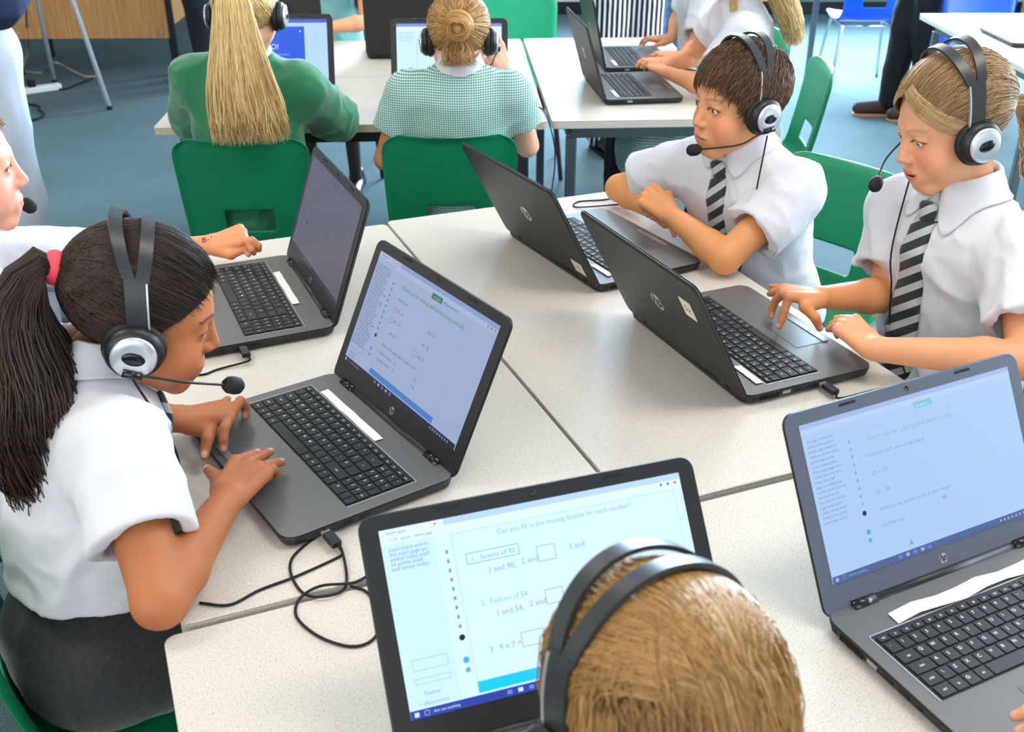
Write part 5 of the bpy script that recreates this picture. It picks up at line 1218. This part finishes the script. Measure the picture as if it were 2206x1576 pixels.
def child_J():
    base = np.array([.80, 4.28, 0]); P = person_obj(base, 'child in pale grey polo typing on the farther side-on laptop, wrist band'); skin = (226, 156, 114)
    H = Head((.64, 4.26, 1.14), 182, 14); T = Torso((.81, 4.28, .49), (.735, 4.26, .95), 180, 1.05)
    elL = np.array([.68, 4.03, .765]); wrL = at(1475, 118, .757); elR = np.array([.68, 4.46, .80]); wrR = at(1448, 80, .757)
    body_obj(P, base, [head_part(H, T.N, skin, (206, 118, 104), (120, 84, 54), .003), arm_mesh(T.shR, elR, wrR, plain_hand((-.1, -.01, -.01), 1), skin, .0035), arm_mesh(T.shL, elL, wrL, plain_hand((-.1, .02, -.01), -1), skin, .0035)])
    eyes(P, H, base); V, F, f = shirt_mesh(T, elR, elL, .70, hem=0, seed=91, fold=.006); cloth(P, 'polo_shirt', base, (V, F), mat('pale_grey_cotton', (206, 210, 214), rough=.9, bump=(600, .1)))
    seat_legs(P, base, T, M_trouser); S = swept(1200, (0, -.112, .0), lambda p: hairline(p, .034), k=7); hair_obj(P, [cap_mesh(H, base, (92, 64, 42), .010), strands_mesh(H, base, S, .0013, pal(len(S), (70, 48, 32), (120, 86, 56), .4))])
    headset(H, 'headset of the child on the farther side-on laptop, mic boom at the top edge', -1, (-.035, .125, -.09))
child_J()
# ---------------------------------------------------------------- standing grown-ups
def standing(x, y, az, label, leg_m, top_m, shoe_m, skin=(226, 170, 136), hair=(90, 64, 44), spread=.10, step=.0, sole=None, hem=.0, leg_r=0.0):
    base = np.array([x, y, 0.]); P = person_obj(base, label); a = math.radians(az); F_ = np.array([math.cos(a), math.sin(a), 0]); X = np.array([math.sin(a), -math.cos(a), 0])
    T = Torso(base+[0, 0, .93], base+F_*.01+[0, 0, 1.42], az, 1.25, .15); H = Head(base+F_*.03+[0, 0, 1.575], az, 14, scale=1.06)
    an = [base+X*spread*s+F_*step*s+[0, 0, .09] for s in (1, -1)]; kn = [base+X*spread*.95*s+F_*(step*.5*s+.02)+[0, 0, .50] for s in (1, -1)]
    cloth(P, 'trousers', base, trousers_mesh(T, kn[0], kn[1], an[0], an[1], off=.012+leg_r, k=1.18), leg_m)
    for q in an:
        hl = q-F_*.06; hl[2] = .012; cloth(P, 'shoe', base, shoe_sdf_mesh(hl, hl+F_*.25, k=1.15), shoe_m)
        hs = hl.copy(); mt = frame(hs+F_*.115-base, F_); MB().slab(.082, .29, -.012, .002, r=.038, bev=.002, M=mt).build('sole', sole or M_rubber, P)
    elR = T.shR-T.U*.26+X*.05; elL = T.shL-T.U*.26-X*.05; wrR = elR+F_*.20+np.array([0, 0, .10])-X*.05; wrL = elL+F_*.20+np.array([0, 0, .10])+X*.05
    body_obj(P, base, [head_part(H, T.N, skin, (190, 110, 98), hair, .004), arm_mesh(T.shR, elR, wrR, plain_hand(F_*.1-X*.05, 1), skin, .006, 1.15), arm_mesh(T.shL, elL, wrL, plain_hand(F_*.1+X*.05, -1), skin, .006, 1.15)])
    eyes(P, H, base); V, F, f = shirt_mesh(T, elR, elL, 1, hem=hem, off=.016, long_to=(wrR, wrL), h=.008, fold=.006); cloth(P, 'jumper', base, (V, F), top_m)
    S = swept(700, (0, -.10, -.02), lambda p: hairline(p, .03), k=6); hair_obj(P, [cap_mesh(H, base, hair, .012), strands_mesh(H, base, S, .002, pal(len(S), hair, hair, .4))]); return P
M_navy = mat('navy_wool', (30, 42, 78), rough=.9, bump=(300, .3)); M_pale = mat('pale_grey_trousers', (196, 202, 216), rough=.85, bump=(300, .2)); M_jeans = mat('dark_denim', (26, 30, 42), rough=.9, bump=(400, .3)); M_blackj = mat('black_denim', (16, 16, 18), rough=.9, bump=(400, .3))
M_brownshoe = mat('brown_suede', (74, 48, 36), rough=.85, bump=(300, .3)); M_tan = mat('tan_sole', (176, 132, 92), rough=.7)
def stripes():
    m = mat('black_white_stripes', (30, 28, 32), rough=.85); nt = m.node_tree; N = nt.nodes; Lk = nt.links; tc = N.new('ShaderNodeTexCoord'); w = N.new('ShaderNodeTexWave'); w.bands_direction = 'X'; w.inputs['Scale'].default_value = 13; w.inputs['Distortion'].default_value = .6
    r = N.new('ShaderNodeValToRGB'); r.color_ramp.interpolation = 'CONSTANT'; r.color_ramp.elements[0].color = lin((26, 24, 28))+(1,); r.color_ramp.elements[1].color = lin((236, 232, 240))+(1,); r.color_ramp.elements[1].position = .62
    Lk.new(tc.outputs['Object'], w.inputs['Vector']); Lk.new(w.outputs['Fac'], r.inputs['Fac']); Lk.new(r.outputs['Color'], N['Principled BSDF'].inputs['Base Color']); return m
standing(-1.61, 3.08, 60, 'grown-up in pale trousers and navy jumper standing at the left edge', M_pale, M_navy, M_brownshoe, hem=-.06, leg_r=.02)
standing(-1.95, 6.88, 200, 'grown-up in dark jeans standing beside the wooden desk', M_jeans, M_navy, M_brownshoe, hem=.02)
standing(2.22, 5.93, 178, 'grown-up in black jeans and brown suede shoes by the blue chairs', M_blackj, mat('grey_jumper', (110, 112, 118), rough=.9), M_brownshoe, spread=.06, step=.08, sole=M_tan)
standing(.55, 5.35, -75, 'grown-up in black and white striped trousers standing beyond the second table', stripes(), M_white, M_shoe, leg_r=.012)
standing(.86, 5.98, -95, 'grown-up in washed blue denim beside the striped trousers', mat('washed_denim', (116, 138, 176), rough=.9, bump=(300, .3), var=(40, .25)), M_white, M_shoe)
# ---------------------------------------------------------------- furniture and things at the edges
table(2.46, 7.05, 1.22, .60, 0, 'far table with grey steel legs over the blue chairs', legmat=M_steel, inset=.02)
laptop(2.28, 4.55, math.radians(-90), 1.1, 'laptop with thin black edge on the white table at upper right', S0, keys=False)
M_oak = mat('oak_veneer', (188, 128, 72), rough=.5)
def _wood():
    nt = M_oak.node_tree; N = nt.nodes; Lk = nt.links; tc = N.new('ShaderNodeTexCoord'); mp = N.new('ShaderNodeMapping'); mp.inputs['Scale'].default_value = (60, 60, 2); nz = N.new('ShaderNodeTexNoise'); nz.inputs['Scale'].default_value = 1.5; nz.inputs['Detail'].default_value = 4
    r = N.new('ShaderNodeValToRGB'); r.color_ramp.elements[0].color = lin((190, 126, 72))+(1,); r.color_ramp.elements[1].color = lin((226, 168, 108))+(1,); r.color_ramp.elements[0].position = .3; r.color_ramp.elements[1].position = .7
    Lk.new(tc.outputs['Object'], mp.inputs[0]); Lk.new(mp.outputs[0], nz.inputs['Vector']); Lk.new(nz.outputs['Fac'], r.inputs['Fac']); Lk.new(r.outputs['Color'], N['Principled BSDF'].inputs['Base Color'])
_wood()
def desk():
    t = empty('wooden_desk', (-2.72, 7.2, 0), math.radians(2), 'oak veneer desk with black legs and drawer pedestal at upper left', 'desk')
    MB().slab(1.14, .66, .70, .735, r=.01, bev=.002, cy=.12).build('desk_top', M_oak, t)
    MB().slab(1.0, .018, .235, .699, r=.003, bev=.001, cy=-.19).build('front_panel', M_oak, t)
    for sx in (-1, 1):
        for y in (-.17, .40): MB().slab(.045, .045, 0, .70, r=.006, bev=.001, cx=sx*.51, cy=y).build('leg', M_black, t)
        MB().lathe([(.008, 0), (.008, .002), (.004, .003)], 12, 0, Matrix.Translation((sx*.46, -.20, .27)) @ Matrix.Rotation(PI/2, 4, 'X')).build('screw_cap', M_silver, t)
    MB().slab(.36, .50, .28, .698, r=.004, bev=.001, cx=.30, cy=.12).build('pedestal', M_oak, t)
    for k in range(3):
        d = MB().slab(.34, .018, 0, .128, r=.004, bev=.001).build('drawer', M_oak, t, loc=(.30, .382, .288+k*.136)); MB().slab(.09, .02, .055, .072, r=.004, bev=.002, cy=.018).build('handle', M_black, d)
desk()
def easel():
    t = empty('flipchart_easel', (-2.5, 6.5, 0), 0, 'easel with thin silver tube legs standing before the wooden desk', 'easel')
    top = Vector((-.36, .10, 1.95)); foot = Vector((.157, -.37, .01))
    for f in (foot, Vector((-1.0, -.37, .01)), Vector((-.42, .30, .01))):
        MB().tube([f, f*.25+top*.75, top], [.014, .014, .014], 10).build('leg', mat('silver_painted_tube', (196, 202, 208), rough=.35, metal=.15), t)
        MB().lathe([(.017, -.01), (.017, .012)], 12, 0, Matrix.Translation(f)).build('foot', M_rubber, t)
    MB().slab(.72, .02, 1.0, 1.95, r=.01, bev=.003, cx=-.42, cy=.02).build('board', M_frame, t)
easel()
def strip():
    t = empty('power_strip', (-2.98, 6.50, 0), math.radians(38), 'white power strip with black plugs on the carpet by the desk', 'power strip')
    MB().slab(.42, .062, 0, .038, r=.012, bev=.006).build('housing', M_frame, t)
    for x in (-.14, -.05, .04): MB().slab(.045, .042, .0381, .085, r=.008, bev=.004, cx=x).build('plug', M_black, t)
strip()
def cable(pts, r, label, m=None, plug=None, cat='cable'):
    t = empty('cable', pts[0], 0, label, cat); b = np.asarray(pts[0], float)
    MB().tube([np.asarray(p)-b for p in spline([np.asarray(p, float) for p in pts], 8)], r, 7).build('wire', m or M_rubber, t)
    if plug is not None:
        d = unit(plug); M = frame((0, 0, 0), d); MB().slab(.015, .030, -.0045, .0045, r=.003, bev=.0015, cy=-.016, M=M).build('plug_body', M_black, t); MB().box(-.006, .006, -.044, -.031, -.0022, .0022, 0, M).build('plug_tip', M_silver, t)
    return t
M_greyc = mat('grey_cable', (150, 148, 140), rough=.6)
fz = .008
cable([at(100, 150, fz), at(118, 135, .12), at(150, 150, .03), at(185, 165, fz), at(215, 163, fz)], .009, 'grey cable arching over the floor from the white power strip', M_greyc)
cable([at(55, 0, .55), at(58, 60, .30), at(60, 110, .08), at(50, 150, fz), at(90, 158, fz)], .009, 'grey cable hanging down beside the desk', M_greyc)
cable([at(45, 222, fz), at(82, 228, fz), at(84, 236, fz), at(95, 245, fz), at(80, 256, fz), at(40, 262, fz)], .006, 'dark cable curling on the carpet near the left edge')
cable([at(110, 186, fz), at(135, 192, fz), at(165, 182, fz), at(200, 168, fz)], .006, 'dark cable running from the power strip under the easel leg')
# cables on the front tables
tz = TZ+.0022
def lap(x, y, yaw, lx, ly, lz):
    c_, s_ = math.cos(yaw), math.sin(yaw); return np.array([x+c_*lx-s_*ly, y+s_*lx+c_*ly, TZ+lz]), np.array([c_, s_, 0])
L1_, L2_, L5_ = (-.1956, 1.412, -.96047), (-.408, 1.924, -1.15578), (.3085, 1.665, 1.98619)
q, d1 = lap(*L1_, .229, -.200, .012)
cable([q, q+d1*.012+[0, 0, -.004], at(728, 1200, tz), at(640, 1240, tz), at(560, 1270, tz), at(495, 1302, tz), at(430, 1298, tz)], .0019, 'black headset cable plugged into the ponytailed girl\'s laptop, trailing to her elbow', plug=d1)
cable([at(716, 1152, tz+.003), at(738, 1190, tz+.004), at(745, 1262, tz), at(700, 1284, tz+.004), at(655, 1278, tz), at(628, 1240, tz), at(628, 1205, tz), at(655, 1175, tz), at(690, 1150, tz)], .0019, 'black cable loop on the table in front of the ponytailed girl\'s laptop')
cable([at(800, 1235, tz), at(760, 1255, tz+.006), at(690, 1262, tz+.004), at(645, 1290, tz), at(640, 1330, tz), at(690, 1372, tz), at(760, 1392, tz), at(808, 1372, tz), at(820, 1320, tz), at(790, 1275, tz), at(755, 1262, tz)], .0019, 'black cable looped over the gap between the front tables')
q, d1 = lap(*L5_, -.229, -.147, .012)
cable([q, q-d1*.012+[0, 0, -.003], at(1915, 834, tz), at(1990, 842, tz)], .0019, 'black cable plugged into the typing girl\'s laptop', plug=-d1)
cable([at(1340, 440, TZ+.012), at(1243, 446, tz), at(1246, 434, tz), at(1300, 430, tz), at(1330, 424, tz)], .0019, 'black cable at the far edge of the folded-arms boy\'s laptop')
q, d1 = lap(*L2_, .229, -.165, .012)
cable([q, q+d1*.012+[0, 0, -.004], at(470, 795, tz), at(440, 806, tz), at(400, 808, tz)], .0019, 'short black cable from the left boy\'s laptop behind the girl\'s chin', plug=d1)
cable([at(1360, 150, TZ+.01), at(1375, 138, tz), at(1420, 140, tz), at(1500, 152, tz)], .0022, 'thin cable between the two side-on laptops')
cable([at(1135, 228, tz), at(1165, 232, tz), at(1182, 262, TZ-.0), np.array([.135, 3.215, .60]), np.array([.12, 3.20, .45]), np.array([.10, 3.20, .30])], .0022, 'thin cable dropping over the edge between the second-group tables')
# low wooden bench and a green bag near the far wall
t = empty('wooden_bench', (1.35, 8.6, 0), 0, 'low brown wooden bench near the far wall', 'bench'); MB().slab(1.3, .35, .24, .28, r=.01, bev=.003).build('seat_board', M_oak, t)
for s in (-1, 1): MB().slab(.04, .30, 0, .2395, r=.005, bev=.001, cx=s*.55).build('side_board', M_oak, t)
def _bag(p): return ell(p, (0, 0, .13), (.34, .14, .14))+.03*vnoise(p*9)
V, F = polygonise(_bag, (-.45, -.25, -.08), (.45, .25, .35), .012); o = add('fabric_bag', np_mesh('fabric_bag', V, F), None, mat('dark_green_cloth', (34, 78, 52), rough=.95, bump=(60, .5))); o.location = (1.4, 8.6, .30); props(o, 'crumpled dark green cloth bag lying on the wooden bench', 'bag')
